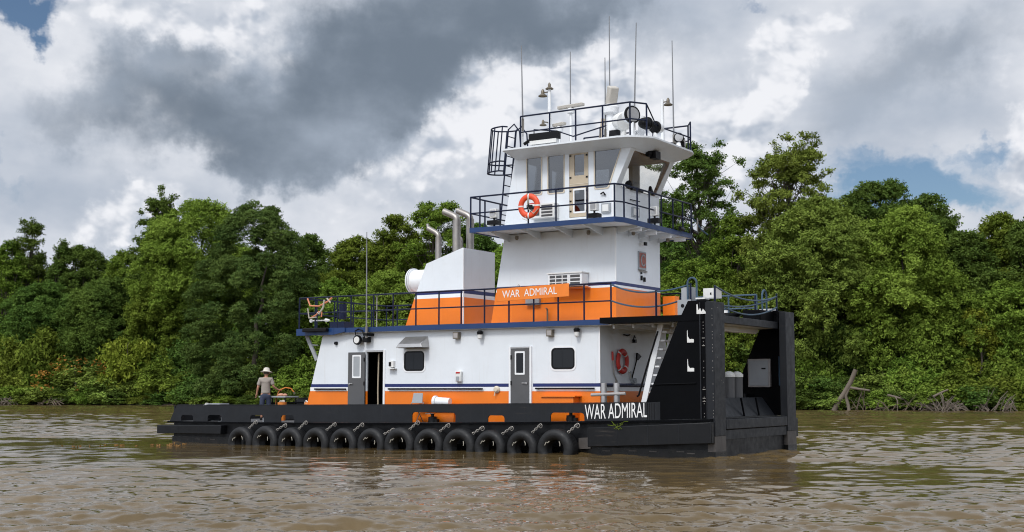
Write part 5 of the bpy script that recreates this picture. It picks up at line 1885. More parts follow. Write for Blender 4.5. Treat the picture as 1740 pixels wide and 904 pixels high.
MB().mat('knee').hexa([(2.6, -.7, .54), (-1.15, -.7, .635), (-1.15, .7, .635), (2.6, .7, .54), (2.6, -.7, .59), (-1.15, -.7, .68), (-1.15, .7, .68), (2.6, .7, .59)]).build('lid', wn)
bk = boat_thing('line_bucket', 16.9, 2.2, zd(17), 'orange bucket of line standing behind the bulwark', 'bucket')
MB().mat('hose').lathe([(0.12, 0), (0.155, .62)], (0, 0, 0), (0, 0, 1), 16).build('body', bk)
MB().mat('rope').tube([(.1, 0, .64), (0, .1, .68), (-.1, 0, .64), (0, -.1, .66), (.12, -.02, .60)], 0.03, 6).build('line', bk)
bb = boat_thing('buoy_float', 15.1, 1.5, zd(15), 'small orange float lying by the after end of the deckhouse', 'float')
MB().mat('hose').lathe([(0.03, .48), (0.10, .51), (0.14, .56), (0.12, .62), (0.04, .65)], (0, 0, 0), (0, 0, 1), 14).build('ball', bb)
MB().mat('black').lathe([(0.16, 0), (0.15, .48)], (0, 0, 0), (0, 0, 1), 14).build('stand', bb)
MB().mat('plasticw').tube([(.15, -.02, .60), (0, -.12, .68), (-.2, -.1, .55)], 0.022, 6).build('lanyard', bb)
bx = boat_thing('deck_crate', 18.3, 0.55, zd(18), 'black crate with a grey lid behind the stern bulwark', 'crate')
MB().mat('bulwark').box(-.3, .3, -.2, .2, .02, .56).build('body', bx, bevel=0.015)
MB().mat('grey').box(-.32, .32, -.22, .22, .562, .595).build('lid', bx)
bx = boat_thing('white_bag', 18.75, 0.5, zd(18), 'white rounded bag resting behind the stern bulwark', 'bag')
MB().mat('plasticw').lathe([(0.15, 0), (0.2, .2), (0.19, .45), (0.13, .54), (0.05, .57)], (0, 0, 0), (0, 0, 1), 12).build('sack', bx)
MB().mat('rope').lathe([(0.06, .565), (0.07, .59), (0.03, .61)], (0, 0, 0), (0, 0, 1), 10).build('neck', bx)
wd_ = boat_thing('weed_strand', 2.75, -0.14, 0.80, 'yellow green weed caught on the forward fender box', 'weed')
b = MB().mat(LEAF['lime'])
for i in range(8):
    a = rt.uniform(-.16, .16)
    z = rt.uniform(-.02, .06)
    b.tube([(a, -.03, z), (a + rt.uniform(-.12, .12), -.045, z + rt.uniform(-.10, .1)), (a + rt.uniform(-.2, .2), -.04, z + rt.uniform(-.14, .08))], 0.006, 4)
b.build('strand', wd_)


# ------------------------------------------------------------------ the man on the after deck
def skin_body(name, pts, edges, mat, parent, root, sub=2):
    """one continuous skinned surface from joints {name: (x,y,z,radius)}"""
    me = bpy.data.meshes.new(name)
    keys = list(pts)
    me.from_pydata([pts[k][:3] for k in keys], [(keys.index(a), keys.index(c)) for a, c in edges], [])
    o = link_mesh(name, me, parent)
    o.modifiers.new('skin', 'SKIN')
    if not me.skin_vertices:
        bm = bmesh.new(); bm.from_mesh(me); bm.verts.layers.skin.verify(); bm.to_mesh(me); bm.free()
    for i, k in enumerate(keys):
        r = pts[k][3]
        me.skin_vertices[0].data[i].radius = r if isinstance(r, tuple) else (r, r)
        me.skin_vertices[0].data[i].use_root = (k == root)
    s = o.modifiers.new('sub', 'SUBSURF')
    s.levels = sub
    s.render_levels = sub
    o.modifiers['skin'].use_smooth_shade = True
    dg = bpy.context.evaluated_depsgraph_get()
    m2 = bpy.data.meshes.new_from_object(o.evaluated_get(dg))
    m2.name = name
    o.modifiers.clear()
    o.data = m2
    m2.materials.clear()
    m2.materials.append(M[mat])
    return o


def build_man():
    root = empty('person', bw(17.95, 2.5, zd(18)), math.radians(4), 'man in pale hat, tan shirt and dark shorts on the after deck holding a hose', 'person')
    J = {}
    J['pelvis'] = (0, 0, 0.93, (0.145, 0.11))
    J['waist'] = (0, 0.01, 1.08, (0.135, 0.10))
    J['chest'] = (0, 0.0, 1.28, (0.165, 0.115))
    J['top'] = (0, -0.01, 1.42, (0.12, 0.085))
    J['neck'] = (0.005, 0.01, 1.50, 0.055)
    J['skull0'] = (0.01, 0.035, 1.575, 0.07)
    J['skull1'] = (0.015, 0.03, 1.66, 0.088)
    J['skull2'] = (0.015, 0.025, 1.73, 0.07)
    E = [('pelvis', 'waist'), ('waist', 'chest'), ('chest', 'top'), ('top', 'neck'), ('neck', 'skull0'), ('skull0', 'skull1'), ('skull1', 'skull2')]
    for s, n in ((-1, 'l'), (1, 'r')):
        J[n + 'sh'] = (s * 0.185, -0.01, 1.415, 0.062)
        E.append(('top', n + 'sh'))
        if s < 0:
            el, wr, hd = (-0.265, -0.03, 1.13), (-0.315, 0.06, 0.90), (-0.325, 0.085, 0.83)
        else:
            el, wr, hd = (0.275, -0.02, 1.16), (0.40, 0.16, 1.06), (0.455, 0.215, 1.055)
        J[n + 'el'] = (*el, 0.042)
        J[n + 'wr'] = (*wr, 0.028)
        J[n + 'pm'] = (*hd, (0.036, 0.022))
        E += [(n + 'sh', n + 'el'), (n + 'el', n + 'wr'), (n + 'wr', n + 'pm')]
        d = (Vector(hd) - Vector(wr)).normalized()
        side = d.cross(Vector((0, 0, 1))).normalized() if abs(d.z) < .8 else Vector((0.3, 0.95, 0)).normalized()
        curl = side.cross(d).normalized()
        if curl.z > 0 and s > 0:
            curl = -curl
        for f in range(4):
            off = side * (f - 1.5) * 0.019
            ln = (0.062, 0.072, 0.068, 0.052)[f]
            a = Vector(hd) + d * 0.035 + off
            c = a + d * ln * .5 + curl * ln * .25
            e = c + d * ln * .15 + curl * ln * .5
            J[f'{n}f{f}a'] = (*a, 0.0095)
            J[f'{n}f{f}b'] = (*c, 0.009)
            J[f'{n}f{f}c'] = (*e, 0.008)
            E += [(n + 'pm', f'{n}f{f}a'), (f'{n}f{f}a', f'{n}f{f}b'), (f'{n}f{f}b', f'{n}f{f}c')]
        a = Vector(wr).lerp(Vector(hd), .5) - side * 0.04
        c = a + d * 0.035 - side * 0.012 + curl * .02
        J[n + 't0'] = (*a, 0.011)
        J[n + 't1'] = (*c, 0.010)
        E += [(n + 'wr', n + 't0'), (n + 't0', n + 't1')]
        J[n + 'hip'] = (s * 0.095, 0, 0.88, 0.095)
        J[n + 'kn'] = (s * 0.115, 0.03 * s, 0.49, 0.058)
        J[n + 'cf'] = (s * 0.118, 0.03 * s - 0.02, 0.34, 0.056)
        J[n + 'an'] = (s * 0.12, 0.03 * s - 0.01, 0.09, 0.038)
        J[n + 'ft'] = (s * 0.14, 0.03 * s + 0.13, 0.045, 0.036)
        E += [('pelvis', n + 'hip'), (n + 'hip', n + 'kn'), (n + 'kn', n + 'cf'), (n + 'cf', n + 'an'), (n + 'an', n + 'ft')]
    body = skin_body('body', J, E, 'skin', root, 'pelvis')
    # face: nose, ears, eyes on the far side of the head
    f = MB(False).mat('skin')
    f.hexa([(-.012, .10, 1.60), (.035, .10, 1.60), (.028, .145, 1.615), (0, .145, 1.615), (.0, .10, 1.675), (.025, .10, 1.675), (.02, .115, 1.67), (.005, .115, 1.67)])
    for s in (-1, 1):
        f.lathe([(0.03, 0), (0.034, .01), (0.012, .018)], (0.015 + s * 0.088, 0.02, 1.635), (s, -0.2, 0), 10)
    f.mat('gasket')
    for s in (-1, 1):
        f.lathe([(0.010, 0), (0.008, .006)], (0.015 + s * 0.032, 0.108, 1.662), (0, 1, 0), 8)
    f.mat('ringred').box(-.012, .04, .104, .112, 1.572, 1.580)
    f.build('face', root)
    Jh = {'a': (0, 0.0, 1.0, (0.175, 0.135)), 'b': (0, 0.005, 1.15, (0.17, 0.13)), 'c': (0, 0, 1.30, (0.195, 0.14)), 'd': (0, -0.01, 1.43, (0.14, 0.10)), 'e': (0, -.005, 1.475, (0.08, 0.075)), 'a0': (0, 0, 0.88, (0.18, 0.14))}
    Eh = [('a0', 'a'), ('a', 'b'), ('b', 'c'), ('c', 'd'), ('d', 'e')]
    for s, n in ((-1, 'l'), (1, 'r')):
        sh, el = Vector(J[n + 'sh'][:3]), Vector(J[n + 'el'][:3])
        Jh[n + 's'] = (*sh, 0.085)
        Jh[n + 'm'] = (*sh.lerp(el, .5), 0.078)
        Jh[n + 'e'] = (*sh.lerp(el, .82), 0.078)
        Eh += [('d', n + 's'), (n + 's', n + 'm'), (n + 'm', n + 'e')]
    skin_body('shirt', Jh, Eh, 'shirt', root, 'b')
    Js = {'p': (0, 0, 0.94, (0.168, 0.13)), 'q': (0, 0, 0.86, (0.16, 0.125))}
    Es = [('p', 'q')]
    for s, n in ((-1, 'l'), (1, 'r')):
        Js[n + 'a'] = (s * .10, 0.01 * s, 0.76, 0.108)
        Js[n + 'b'] = (s * .115, 0.028 * s, 0.56, 0.092)
        Js[n + 'c'] = (s * .117, 0.028 * s, 0.47, 0.090)
        Es += [('q', n + 'a'), (n + 'a', n + 'b'), (n + 'b', n + 'c')]
    skin_body('shorts', Js, Es, 'shorts', root, 'p')
    for s in (-1, 1):
        sh = MB(False).mat('gasket').hexa([(s * .12 - .05, 0.03 * s - .09, 0), (s * .12 + .05, 0.03 * s - .09, 0), (s * .145 + .052, 0.03 * s + .19, 0), (s * .145 - .052, 0.03 * s + .19, 0), (s * .12 - .046, 0.03 * s - .08, .10), (s * .12 + .046, 0.03 * s - .08, .10), (s * .145 + .045, 0.03 * s + .17, .06), (s * .145 - .045, 0.03 * s + .17, .06)])
        sh.build('shoe', root, bevel=0.02)
    hair = MB(False).mat('bark').lathe([(0.085, 0), (0.098, .05), (0.09, .12)], (0.015, 0.012, 1.60), (0, 0.0, 1), 16)
    hair.build('hair', root)
    hat = MB(False).mat('hat').lathe([(0.20, -.035), (0.205, -.025), (0.115, 0.01), (0.112, .05), (0.098, .10), (0.055, .125), (0.01, .13)], (0.015, 0.02, 1.70), (0.05, 0.12, 1), 22)
    hat.build('hat', root)
    h = empty('hose', root.location, root.rotation_euler.z, 'orange hose arching out of the man\'s hand', 'hose')
    MB(False).mat('hose').tube([(0.30, 0.26, 0.10), (0.34, 0.25, 0.72), (0.42, 0.23, 0.98), (0.50, 0.23, 1.06), (0.66, 0.26, 1.13), (0.84, 0.3, 1.10), (0.95, 0.32, 0.97)], 0.021, 7).build('tube', h)
    MB(False).mat('brass').tube([(0.945, 0.318, 0.98), (0.975, 0.325, 0.90)], 0.030, 8).build('nozzle', h)


build_man()

TREES = [
    ('tree', 'broad', -68.3, 173.6, 1.37, 21.0, 7.1, 'mid', 'bushy mid green tree at the far end of the wood beside the forked tree'),
    ('tree', 'sparse', -66.2, 176.0, 1.45, 24.0, 6.8, 'deep', 'tall thin dark tree with a ragged tuft of leaves at its top'),
    ('tree', 'sparse', -62.0, 172.9, 1.42, 20.8, 3.5, 'deep', 'short leaning dark tree next to the tall thin tufted one'),
    ('tree', 'broad', -59.0, 175.9, 1.52, 20.2, 10.4, 'deep', 'dense dark bumpy crowned tree between the tufted tree and the slim tall tree'),
    ('tree', 'broad', -51.0, 169.9, 1.47, 18.9, 8.5, 'mid', 'rounded green tree just beside the slim tall dark tree'),
    ('tree', 'sparse', -45.3, 163.9, 1.4, 25.6, 8.2, 'deep', 'slim tall dark tree with bare trunk showing, rising beside the big domed tree'),
    ('tree', 'weep', -39.6, 162.3, 1.42, 24.9, 16.6, 'yellow', 'big domed yellow green tree towering behind the dark conifer'),
    ('conifer', 'fir', -29.7, 148.8, 0.71, 22.0, 15.3, 'fir', 'great dark green conifer with drooping sprays behind the after deck'),
    ('tree', 'broad', -25.7, 161.3, 1.54, 20.0, 8.8, 'deep', 'dark rounded tree showing between the conifer and the stern rail'),
    ('tree', 'broad', -18.9, 153.7, 1.45, 19.0, 9.1, 'mid', 'mid green tree above the stern end of the upper deck'),
    ('tree', 'broad', -13.8, 152.4, 1.47, 21.5, 8.7, 'mid', 'leafy green tree rising behind the whip antenna by the vent drum'),
    ('tree', 'sparse', -9.4, 147.0, 1.4, 22.1, 10.0, 'mid', 'airy tree with sky showing through its top, behind the exhaust pipes'),
    ('tree', 'broad', -4.8, 150.3, 1.52, 19.7, 9.6, 'deep', 'dark tree between the exhaust pipes and the tower'),
    ('tree', 'broad', 2.3, 145.9, 1.49, 18.3, 11.3, 'mid', 'broad tree mostly hidden behind the white tower'),
    ('tree', 'broad', 9.9, 144.5, 1.54, 18.6, 11.2, 'deep', 'dark tree seen through the wheelhouse windows'),
    ('tree', 'broad', 16.0, 137.2, 1.45, 20.4, 8.1, 'deep', 'dark tree just ahead of the wheelhouse front'),
    ('tree', 'sparse', 19.8, 136.5, 1.47, 26.7, 13.4, 'deep', 'tall gnarled tree with open limbs just ahead of the roof visor'),
    ('tree', 'broad', 22.9, 130.6, 1.37, 18.2, 8.3, 'mid', 'dense mid green tree between the two tall open trees'),
    ('tree', 'sparse', 27.7, 126.2, 1.22, 25.0, 13.8, 'olive', 'tallest open branched tree, standing ahead of the bow knees'),
    ('tree', 'weep', 29.5, 122.0, 0.84, 19.4, 13.9, 'olive', 'large vine hung olive tree right behind the bow'),
    ('tree', 'broad', 36.9, 128.5, 1.47, 21.5, 11.7, 'deep', 'dark spreading crown rising behind the vine hung trees'),
    ('tree', 'weep', 36.1, 118.9, 0.84, 18.3, 10.3, 'yellow', 'bright yellow green vine hung tree beside the olive one'),
    ('tree', 'broad', 42.5, 129.1, 1.54, 20.5, 7.6, 'deep', 'dark crown behind the bright yellow green vine hung tree'),
    ('tree', 'broad', 42.7, 120.2, 1.35, 15.2, 7.7, 'deep', 'dark green tree in the dip of the skyline above the driftwood heap'),
    ('tree', 'broad', 46.7, 121.6, 1.42, 17.3, 7.8, 'mid', 'tall green tree at the end of the wood beyond the driftwood'),
    ('tree', 'broad', 49.1, 117.2, 1.35, 17.1, 9.1, 'deep', 'dark tree at the outer edge of the wood beyond the driftwood'),
    ('tree', 'broad', -75.6, 178.2, 1.4, 22.4, 12.2, 'mid', 'green tree at the outer edge of the wood astern'),
    ('tree', 'broad', -61.4, 168.2, 1.22, 14.7, 11.5, 'deep', 'low dark spreading tree in front of the thin tufted trees'),
    ('tree', 'weep', -51.4, 163.5, 1.22, 14.9, 11.9, 'deep', 'drooping dark tree below the rounded skyline trees'),
    ('tree', 'weep', -44.1, 158.9, 1.09, 14.0, 8.0, 'mid', 'green drooping tree under the slim tall tree'),
    ('tree', 'broad', -20.7, 149.0, 1.22, 13.1, 9.5, 'mid', 'mid height tree behind the stern corner rail'),
    ('tree', 'weep', -14.0, 145.8, 1.22, 14.1, 10.0, 'yellow', 'yellowish mid height tree behind the upper deck rail'),
    ('tree', 'broad', -6.5, 142.3, 1.22, 12.5, 9.7, 'mid', 'mid height tree behind the exhaust casing'),
    ('tree', 'broad', 18.3, 129.5, 1.09, 13.8, 8.8, 'mid', 'mid height tree ahead of the tower front'),
    ('tree', 'broad', 24.1, 125.7, 0.96, 12.5, 8.6, 'mid', 'mid height green tree behind the bow cross beam'),
    ('tree', 'broad', 33.0, 122.6, 1.09, 11.0, 9.5, 'deep', 'dark low tree in the shade below the vine hung trees'),
    ('tree', 'weep', 39.9, 118.2, 0.96, 11.8, 9.2, 'mid', 'drooping green tree beside the yellow green vine hung one'),
    ('tree', 'broad', 44.7, 115.9, 0.96, 10.5, 7.4, 'mid', 'mid height tree above the pale branches at the end of the bank'),
]
BACK_ROW = [
    (-88.5, 201.4, 1.77, 20.6, 12.3),
    (-79.8, 192.0, 1.65, 18.5, 12.6),
    (-71.1, 189.8, 1.69, 18.7, 11.1),
    (-66.9, 190.4, 1.75, 17.6, 10.1),
    (-62.5, 192.7, 1.85, 17.6, 12.3),
    (-52.5, 179.1, 1.65, 16.8, 10.9),
    (-46.3, 175.8, 1.65, 19.1, 10.3),
    (-43.6, 183.9, 1.85, 19.5, 12.3),
    (-38.3, 180.5, 1.83, 19.8, 12.1),
    (-31.9, 169.7, 1.66, 17.4, 9.2),
    (-26.2, 170.8, 1.74, 16.5, 9.5),
    (-21.6, 168.1, 1.73, 16.5, 10.2),
    (-16.5, 171.4, 1.86, 19.0, 11.5),
    (-11.6, 170.0, 1.88, 18.0, 9.0),
    (-6.1, 167.2, 1.87, 17.5, 10.1),
    (-1.5, 156.6, 1.69, 16.8, 9.5),
    (2.9, 152.9, 1.65, 17.1, 10.4),
    (6.6, 159.3, 1.83, 18.4, 8.4),
    (11.9, 156.5, 1.82, 18.6, 8.0),
    (15.0, 147.0, 1.65, 18.3, 8.3),
    (19.8, 155.1, 1.87, 18.6, 10.6),
    (22.6, 143.8, 1.66, 17.8, 7.3),
    (27.0, 145.4, 1.74, 17.4, 7.7),
    (31.2, 148.5, 1.85, 19.1, 10.0),
    (34.1, 141.7, 1.73, 18.0, 8.4),
    (38.3, 142.1, 1.78, 19.1, 8.7),
    (41.4, 139.7, 1.76, 18.6, 8.8),
    (45.0, 135.7, 1.71, 18.4, 8.1),
    (46.5, 131.8, 1.64, 15.1, 8.0),
    (52.1, 135.8, 1.79, 16.2, 7.0),
    (54.8, 132.9, 1.75, 15.5, 7.5),
    (58.1, 134.4, 1.82, 15.5, 6.9),
]
BUSHES = [
    (-62.7, 162.7, 0.51, 8.5, 8.9, 'yellow', 'yellow green bush on the bank where the roots show'),
    (-53.0, 157.0, 0.37, 5.3, 10.7, 'olive', 'olive bush sprinkled with orange blossom'),
    (-46.3, 155.0, 0.51, 8.9, 7.8, 'lime', 'bright yellow green bush standing up beside the blossoming one'),
    (-59.0, 162.6, 0.71, 11.1, 9.6, 'mid', 'tall green bush behind the exposed roots'),
    (-40.7, 151.2, 0.37, 5.5, 7.6, 'mid', 'green bush between the bright bush and the conifer'),
    (-47.6, 153.4, 0.2, 4.0, 7.7, 'olive', 'low olive bush hanging over the water astern'),
    (-59.1, 158.9, 0.21, 3.4, 8.0, 'mid', 'low green bush over the exposed roots'),
    (-35.5, 148.2, 0.28, 3.8, 7.4, 'deep', 'dark bush at the foot of the conifer'),
    (-23.2, 143.6, 0.45, 5.2, 7.2, 'mid', 'green bush between the conifer and the after end of the deckhouse'),
    (-20.4, 144.4, 0.71, 7.5, 7.9, 'mid', 'tall bush behind the stern bracket'),
    (20.6, 124.0, 0.58, 4.5, 6.2, 'mid', 'green bush seen under the bow cross beam'),
    (28.2, 119.9, 0.51, 5.0, 6.0, 'mid', 'green bush just ahead of the far push knee'),
    (29.0, 117.8, 0.28, 3.3, 5.4, 'deep', 'dark bush behind the leaning log'),
    (33.4, 116.3, 0.37, 3.7, 6.9, 'olive', 'olive bush drooping beside the leaning log'),
    (36.6, 116.4, 0.58, 5.3, 6.4, 'mid', 'tall green bush under the yellow green tree'),
    (37.3, 113.5, 0.21, 2.6, 6.7, 'yellow', 'low yellowish bush over the water beside the leaning log'),
    (39.8, 113.3, 0.37, 3.9, 6.2, 'mid', 'green bush above the heap of grey branches'),
    (42.9, 111.8, 0.37, 3.4, 6.1, 'yellow', 'yellowish bush above the pale branches at the end of the bank'),
    (44.9, 113.1, 0.64, 6.1, 6.2, 'mid', 'tall bush at the end of the bank beyond the driftwood'),
]
SAPLINGS = [
    (41.7, 114.6, 0.64, 7.8, 4.7, 'lime', 'slim pale green sapling among the bushes above the driftwood heap'),
    (20.9, 123.8, 0.58, 5.0, 3.4, 'yellow', 'thin sapling behind the twin vent pipes'),
    (13.7, 130.6, 0.96, 11.8, 4.2, 'mid', 'young tree just ahead of the tower'),
]
SHORE_BUSH = [
    (-69.4, 165.4, 0.45, 4.5, 6.6, 'mid'),
    (-66.6, 163.8, 0.41, 4.0, 5.7, 'deep'),
    (-61.9, 160.8, 0.3, 4.4, 6.0, 'olive'),
    (-59.8, 161.1, 0.49, 2.9, 7.8, 'yellow'),
    (-55.1, 157.4, 0.27, 2.0, 5.1, 'deep'),
    (-51.0, 155.1, 0.21, 2.5, 4.4, 'mid'),
    (-47.9, 154.0, 0.27, 1.8, 6.0, 'deep'),
    (-45.3, 154.6, 0.52, 3.9, 7.1, 'olive'),
    (-41.5, 152.9, 0.53, 4.3, 4.4, 'yellow'),
    (-38.2, 150.2, 0.38, 1.8, 7.8, 'deep'),
    (-34.6, 147.3, 0.2, 2.0, 6.7, 'mid'),
    (-31.8, 148.1, 0.5, 4.7, 5.1, 'deep'),
    (-28.8, 146.6, 0.5, 3.7, 5.6, 'olive'),
    (-25.3, 143.7, 0.32, 1.4, 4.3, 'yellow'),
    (-21.3, 140.5, 0.11, 1.8, 7.9, 'deep'),
    (-18.7, 140.6, 0.33, 1.4, 4.5, 'mid'),
    (-16.1, 140.5, 0.48, 2.3, 5.8, 'deep'),
    (-13.8, 137.8, 0.26, 4.3, 3.8, 'olive'),
    (-11.2, 137.6, 0.41, 1.8, 3.6, 'yellow'),
    (-8.0, 137.2, 0.54, 1.2, 7.4, 'deep'),
    (-5.5, 136.0, 0.54, 4.8, 6.6, 'mid'),
    (-3.1, 132.4, 0.2, 2.5, 5.5, 'deep'),
    (0.2, 131.7, 0.32, 2.6, 4.7, 'olive'),
    (2.6, 130.0, 0.24, 3.2, 6.5, 'yellow'),
    (4.3, 129.6, 0.29, 2.9, 6.6, 'deep'),
    (7.3, 127.5, 0.2, 1.5, 6.5, 'mid'),
    (8.9, 128.9, 0.51, 2.3, 6.8, 'deep'),
    (11.4, 125.2, 0.14, 4.0, 5.2, 'olive'),
    (14.0, 125.2, 0.33, 1.9, 3.1, 'yellow'),
    (15.8, 123.1, 0.14, 4.5, 3.4, 'deep'),
    (19.2, 124.6, 0.57, 4.2, 5.1, 'mid'),
    (20.5, 121.8, 0.27, 3.5, 5.6, 'deep'),
    (22.8, 121.6, 0.41, 3.9, 4.3, 'olive'),
    (24.8, 119.1, 0.17, 2.2, 4.4, 'yellow'),
    (26.5, 118.2, 0.15, 3.5, 5.2, 'deep'),
    (29.2, 119.2, 0.49, 1.6, 5.4, 'mid'),
    (31.0, 117.2, 0.33, 2.8, 5.6, 'deep'),
    (33.2, 116.1, 0.32, 3.0, 3.8, 'olive'),
    (35.3, 115.5, 0.38, 4.2, 4.5, 'yellow'),
    (37.3, 114.2, 0.33, 1.3, 4.2, 'deep'),
    (39.5, 114.7, 0.54, 3.4, 4.6, 'mid'),
    (40.6, 111.6, 0.17, 2.4, 6.0, 'deep'),
    (43.0, 112.7, 0.5, 1.8, 4.9, 'olive'),
    (44.0, 110.0, 0.16, 4.5, 3.3, 'yellow'),
    (46.1, 111.2, 0.49, 3.9, 3.1, 'deep'),
    (-73.6, 172.5, 1.05, 9.1, 11.3, 'deep'),
    (-64.0, 165.4, 0.75, 6.7, 10.8, 'olive'),
    (-58.8, 165.7, 1.07, 5.9, 8.4, 'yellow'),
    (-52.0, 161.9, 1.0, 6.1, 8.4, 'deep'),
    (-44.9, 158.5, 1.0, 8.3, 8.9, 'mid'),
    (-38.8, 155.0, 0.92, 7.6, 8.3, 'deep'),
    (-32.9, 151.2, 0.8, 5.9, 8.7, 'olive'),
    (-27.7, 149.1, 0.85, 7.1, 8.6, 'yellow'),
    (-21.9, 145.4, 0.74, 5.0, 8.4, 'deep'),
    (-17.4, 145.5, 1.0, 5.7, 9.3, 'mid'),
    (-11.7, 142.6, 0.97, 6.3, 8.8, 'deep'),
    (-7.2, 141.2, 1.05, 7.3, 9.0, 'olive'),
    (-1.9, 138.7, 1.06, 6.1, 8.8, 'yellow'),
    (2.5, 134.3, 0.78, 6.9, 8.2, 'deep'),
    (6.9, 132.6, 0.83, 5.4, 8.9, 'mid'),
    (11.8, 130.2, 0.82, 6.1, 8.6, 'deep'),
    (15.7, 129.4, 0.93, 6.5, 6.5, 'olive'),
    (19.9, 127.0, 0.89, 6.6, 7.2, 'yellow'),
    (24.2, 124.5, 0.83, 6.6, 8.5, 'deep'),
    (27.9, 123.2, 0.89, 5.6, 8.0, 'mid'),
    (31.9, 122.5, 1.02, 5.4, 7.7, 'deep'),
    (35.5, 120.9, 1.04, 4.7, 8.2, 'olive'),
    (38.5, 118.2, 0.89, 6.0, 7.5, 'yellow'),
    (42.8, 116.8, 0.97, 4.3, 6.4, 'deep'),
    (45.1, 114.2, 0.78, 6.1, 7.2, 'mid'),
    (49.6, 114.2, 1.04, 5.7, 7.5, 'deep'),
    (-75.7, 178.2, 1.4, 9.4, 10.0, 'olive'),
    (-67.6, 173.6, 1.38, 10.8, 10.3, 'yellow'),
    (-61.9, 172.6, 1.42, 11.8, 10.2, 'deep'),
    (-55.5, 169.1, 1.41, 10.8, 10.6, 'mid'),
    (-50.0, 168.2, 1.44, 9.5, 9.5, 'deep'),
    (-42.7, 162.5, 1.39, 10.8, 10.9, 'olive'),
    (-38.4, 162.6, 1.44, 7.8, 9.7, 'yellow'),
    (-31.5, 158.9, 1.43, 9.9, 10.2, 'deep'),
    (-25.9, 155.8, 1.42, 9.8, 10.1, 'mid'),
    (-20.9, 154.5, 1.44, 8.8, 8.7, 'deep'),
    (-16.0, 150.6, 1.41, 8.0, 9.6, 'olive'),
    (-11.3, 148.6, 1.41, 8.1, 9.4, 'yellow'),
    (-5.4, 144.6, 1.39, 7.9, 8.1, 'deep'),
    (-1.8, 145.4, 1.44, 8.9, 9.4, 'mid'),
    (3.3, 141.9, 1.42, 7.8, 8.6, 'deep'),
    (7.2, 139.1, 1.4, 9.4, 9.0, 'olive'),
    (12.0, 138.3, 1.43, 7.3, 8.2, 'yellow'),
    (15.8, 134.9, 1.39, 6.8, 7.4, 'deep'),
    (19.8, 133.8, 1.41, 7.0, 8.0, 'mid'),
    (23.8, 131.3, 1.4, 7.5, 8.6, 'deep'),
    (28.1, 129.3, 1.4, 8.6, 7.5, 'olive'),
    (30.9, 127.2, 1.38, 6.7, 8.2, 'yellow'),
    (34.6, 125.7, 1.39, 7.6, 8.2, 'deep'),
    (39.2, 125.6, 1.43, 7.1, 7.1, 'mid'),
    (41.7, 123.1, 1.4, 7.1, 7.7, 'deep'),
    (44.9, 120.9, 1.39, 6.3, 6.7, 'olive'),
    (49.5, 120.8, 1.43, 5.8, 7.2, 'yellow'),
    (-68.6, 162.1, -0.01, 1.4, 6.6, 'yellow'),
    (-66.5, 161.3, 0.02, 1.0, 4.7, 'deep'),
    (-62.9, 159.5, -0.0, 2.6, 5.7, 'mid'),
    (-60.7, 158.5, 0.01, 1.6, 4.6, 'deep'),
    (-57.8, 156.6, -0.1, 2.6, 4.6, 'olive'),
    (-55.6, 156.1, 0.01, 1.5, 6.3, 'yellow'),
    (-53.7, 155.5, 0.06, 1.1, 5.0, 'deep'),
    (-50.4, 152.9, -0.14, 2.3, 3.1, 'mid'),
    (-47.2, 152.0, -0.02, 2.0, 5.8, 'deep'),
    (-46.2, 151.7, 0.02, 1.0, 4.8, 'olive'),
    (-42.9, 150.4, 0.07, 1.2, 3.9, 'yellow'),
    (-40.2, 149.0, 0.04, 1.0, 4.2, 'deep'),
    (-38.5, 148.2, 0.03, 2.3, 2.8, 'mid'),
    (-36.4, 146.3, -0.13, 2.4, 4.3, 'deep'),
    (-33.9, 145.9, 0.02, 1.8, 4.8, 'olive'),
    (-31.6, 144.4, -0.07, 1.3, 4.0, 'yellow'),
    (-28.8, 142.9, -0.1, 1.4, 3.8, 'deep'),
    (-27.2, 142.4, -0.06, 1.6, 3.3, 'mid'),
    (-25.5, 141.1, -0.15, 1.4, 3.0, 'deep'),
    (-23.5, 140.7, -0.04, 2.2, 3.1, 'olive'),
    (-21.4, 139.7, -0.05, 2.5, 2.9, 'yellow'),
    (-18.9, 138.2, -0.1, 2.5, 2.6, 'deep'),
    (-17.1, 137.7, -0.04, 1.4, 2.7, 'mid'),
    (-15.1, 136.7, -0.05, 2.4, 5.5, 'deep'),
    (-13.5, 135.7, -0.09, 1.8, 3.0, 'olive'),
    (-11.3, 135.1, 0.0, 2.2, 2.6, 'yellow'),
    (-9.5, 134.4, 0.03, 1.2, 3.9, 'deep'),
    (-7.6, 133.8, 0.07, 2.0, 3.2, 'mid'),
    (-5.3, 132.5, 0.05, 1.9, 2.7, 'deep'),
    (-3.0, 131.3, 0.02, 1.5, 2.4, 'olive'),
    (-2.3, 130.2, -0.14, 2.3, 2.5, 'yellow'),
    (0.2, 129.0, -0.14, 1.2, 2.9, 'deep'),
    (1.7, 129.4, 0.08, 1.1, 5.1, 'mid'),
    (3.0, 128.8, 0.08, 1.9, 4.1, 'deep'),
    (4.8, 128.0, 0.08, 1.9, 4.8, 'olive'),
    (6.8, 126.0, -0.12, 2.0, 4.2, 'yellow'),
    (8.3, 126.3, 0.07, 1.3, 4.4, 'deep'),
    (10.3, 125.2, 0.05, 1.0, 3.3, 'mid'),
    (11.6, 124.1, -0.05, 1.3, 3.6, 'deep'),
    (13.1, 123.2, -0.08, 1.4, 3.9, 'olive'),
    (15.0, 122.9, 0.02, 1.7, 2.7, 'yellow'),
    (16.2, 122.3, 0.02, 1.7, 4.3, 'deep'),
    (17.8, 121.5, 0.01, 2.0, 4.5, 'mid'),
    (20.2, 120.3, 0.01, 1.2, 3.4, 'deep'),
    (21.6, 120.0, 0.07, 1.8, 3.2, 'olive'),
    (22.6, 118.5, -0.13, 1.2, 2.4, 'yellow'),
    (23.9, 118.5, -0.01, 2.2, 3.9, 'deep'),
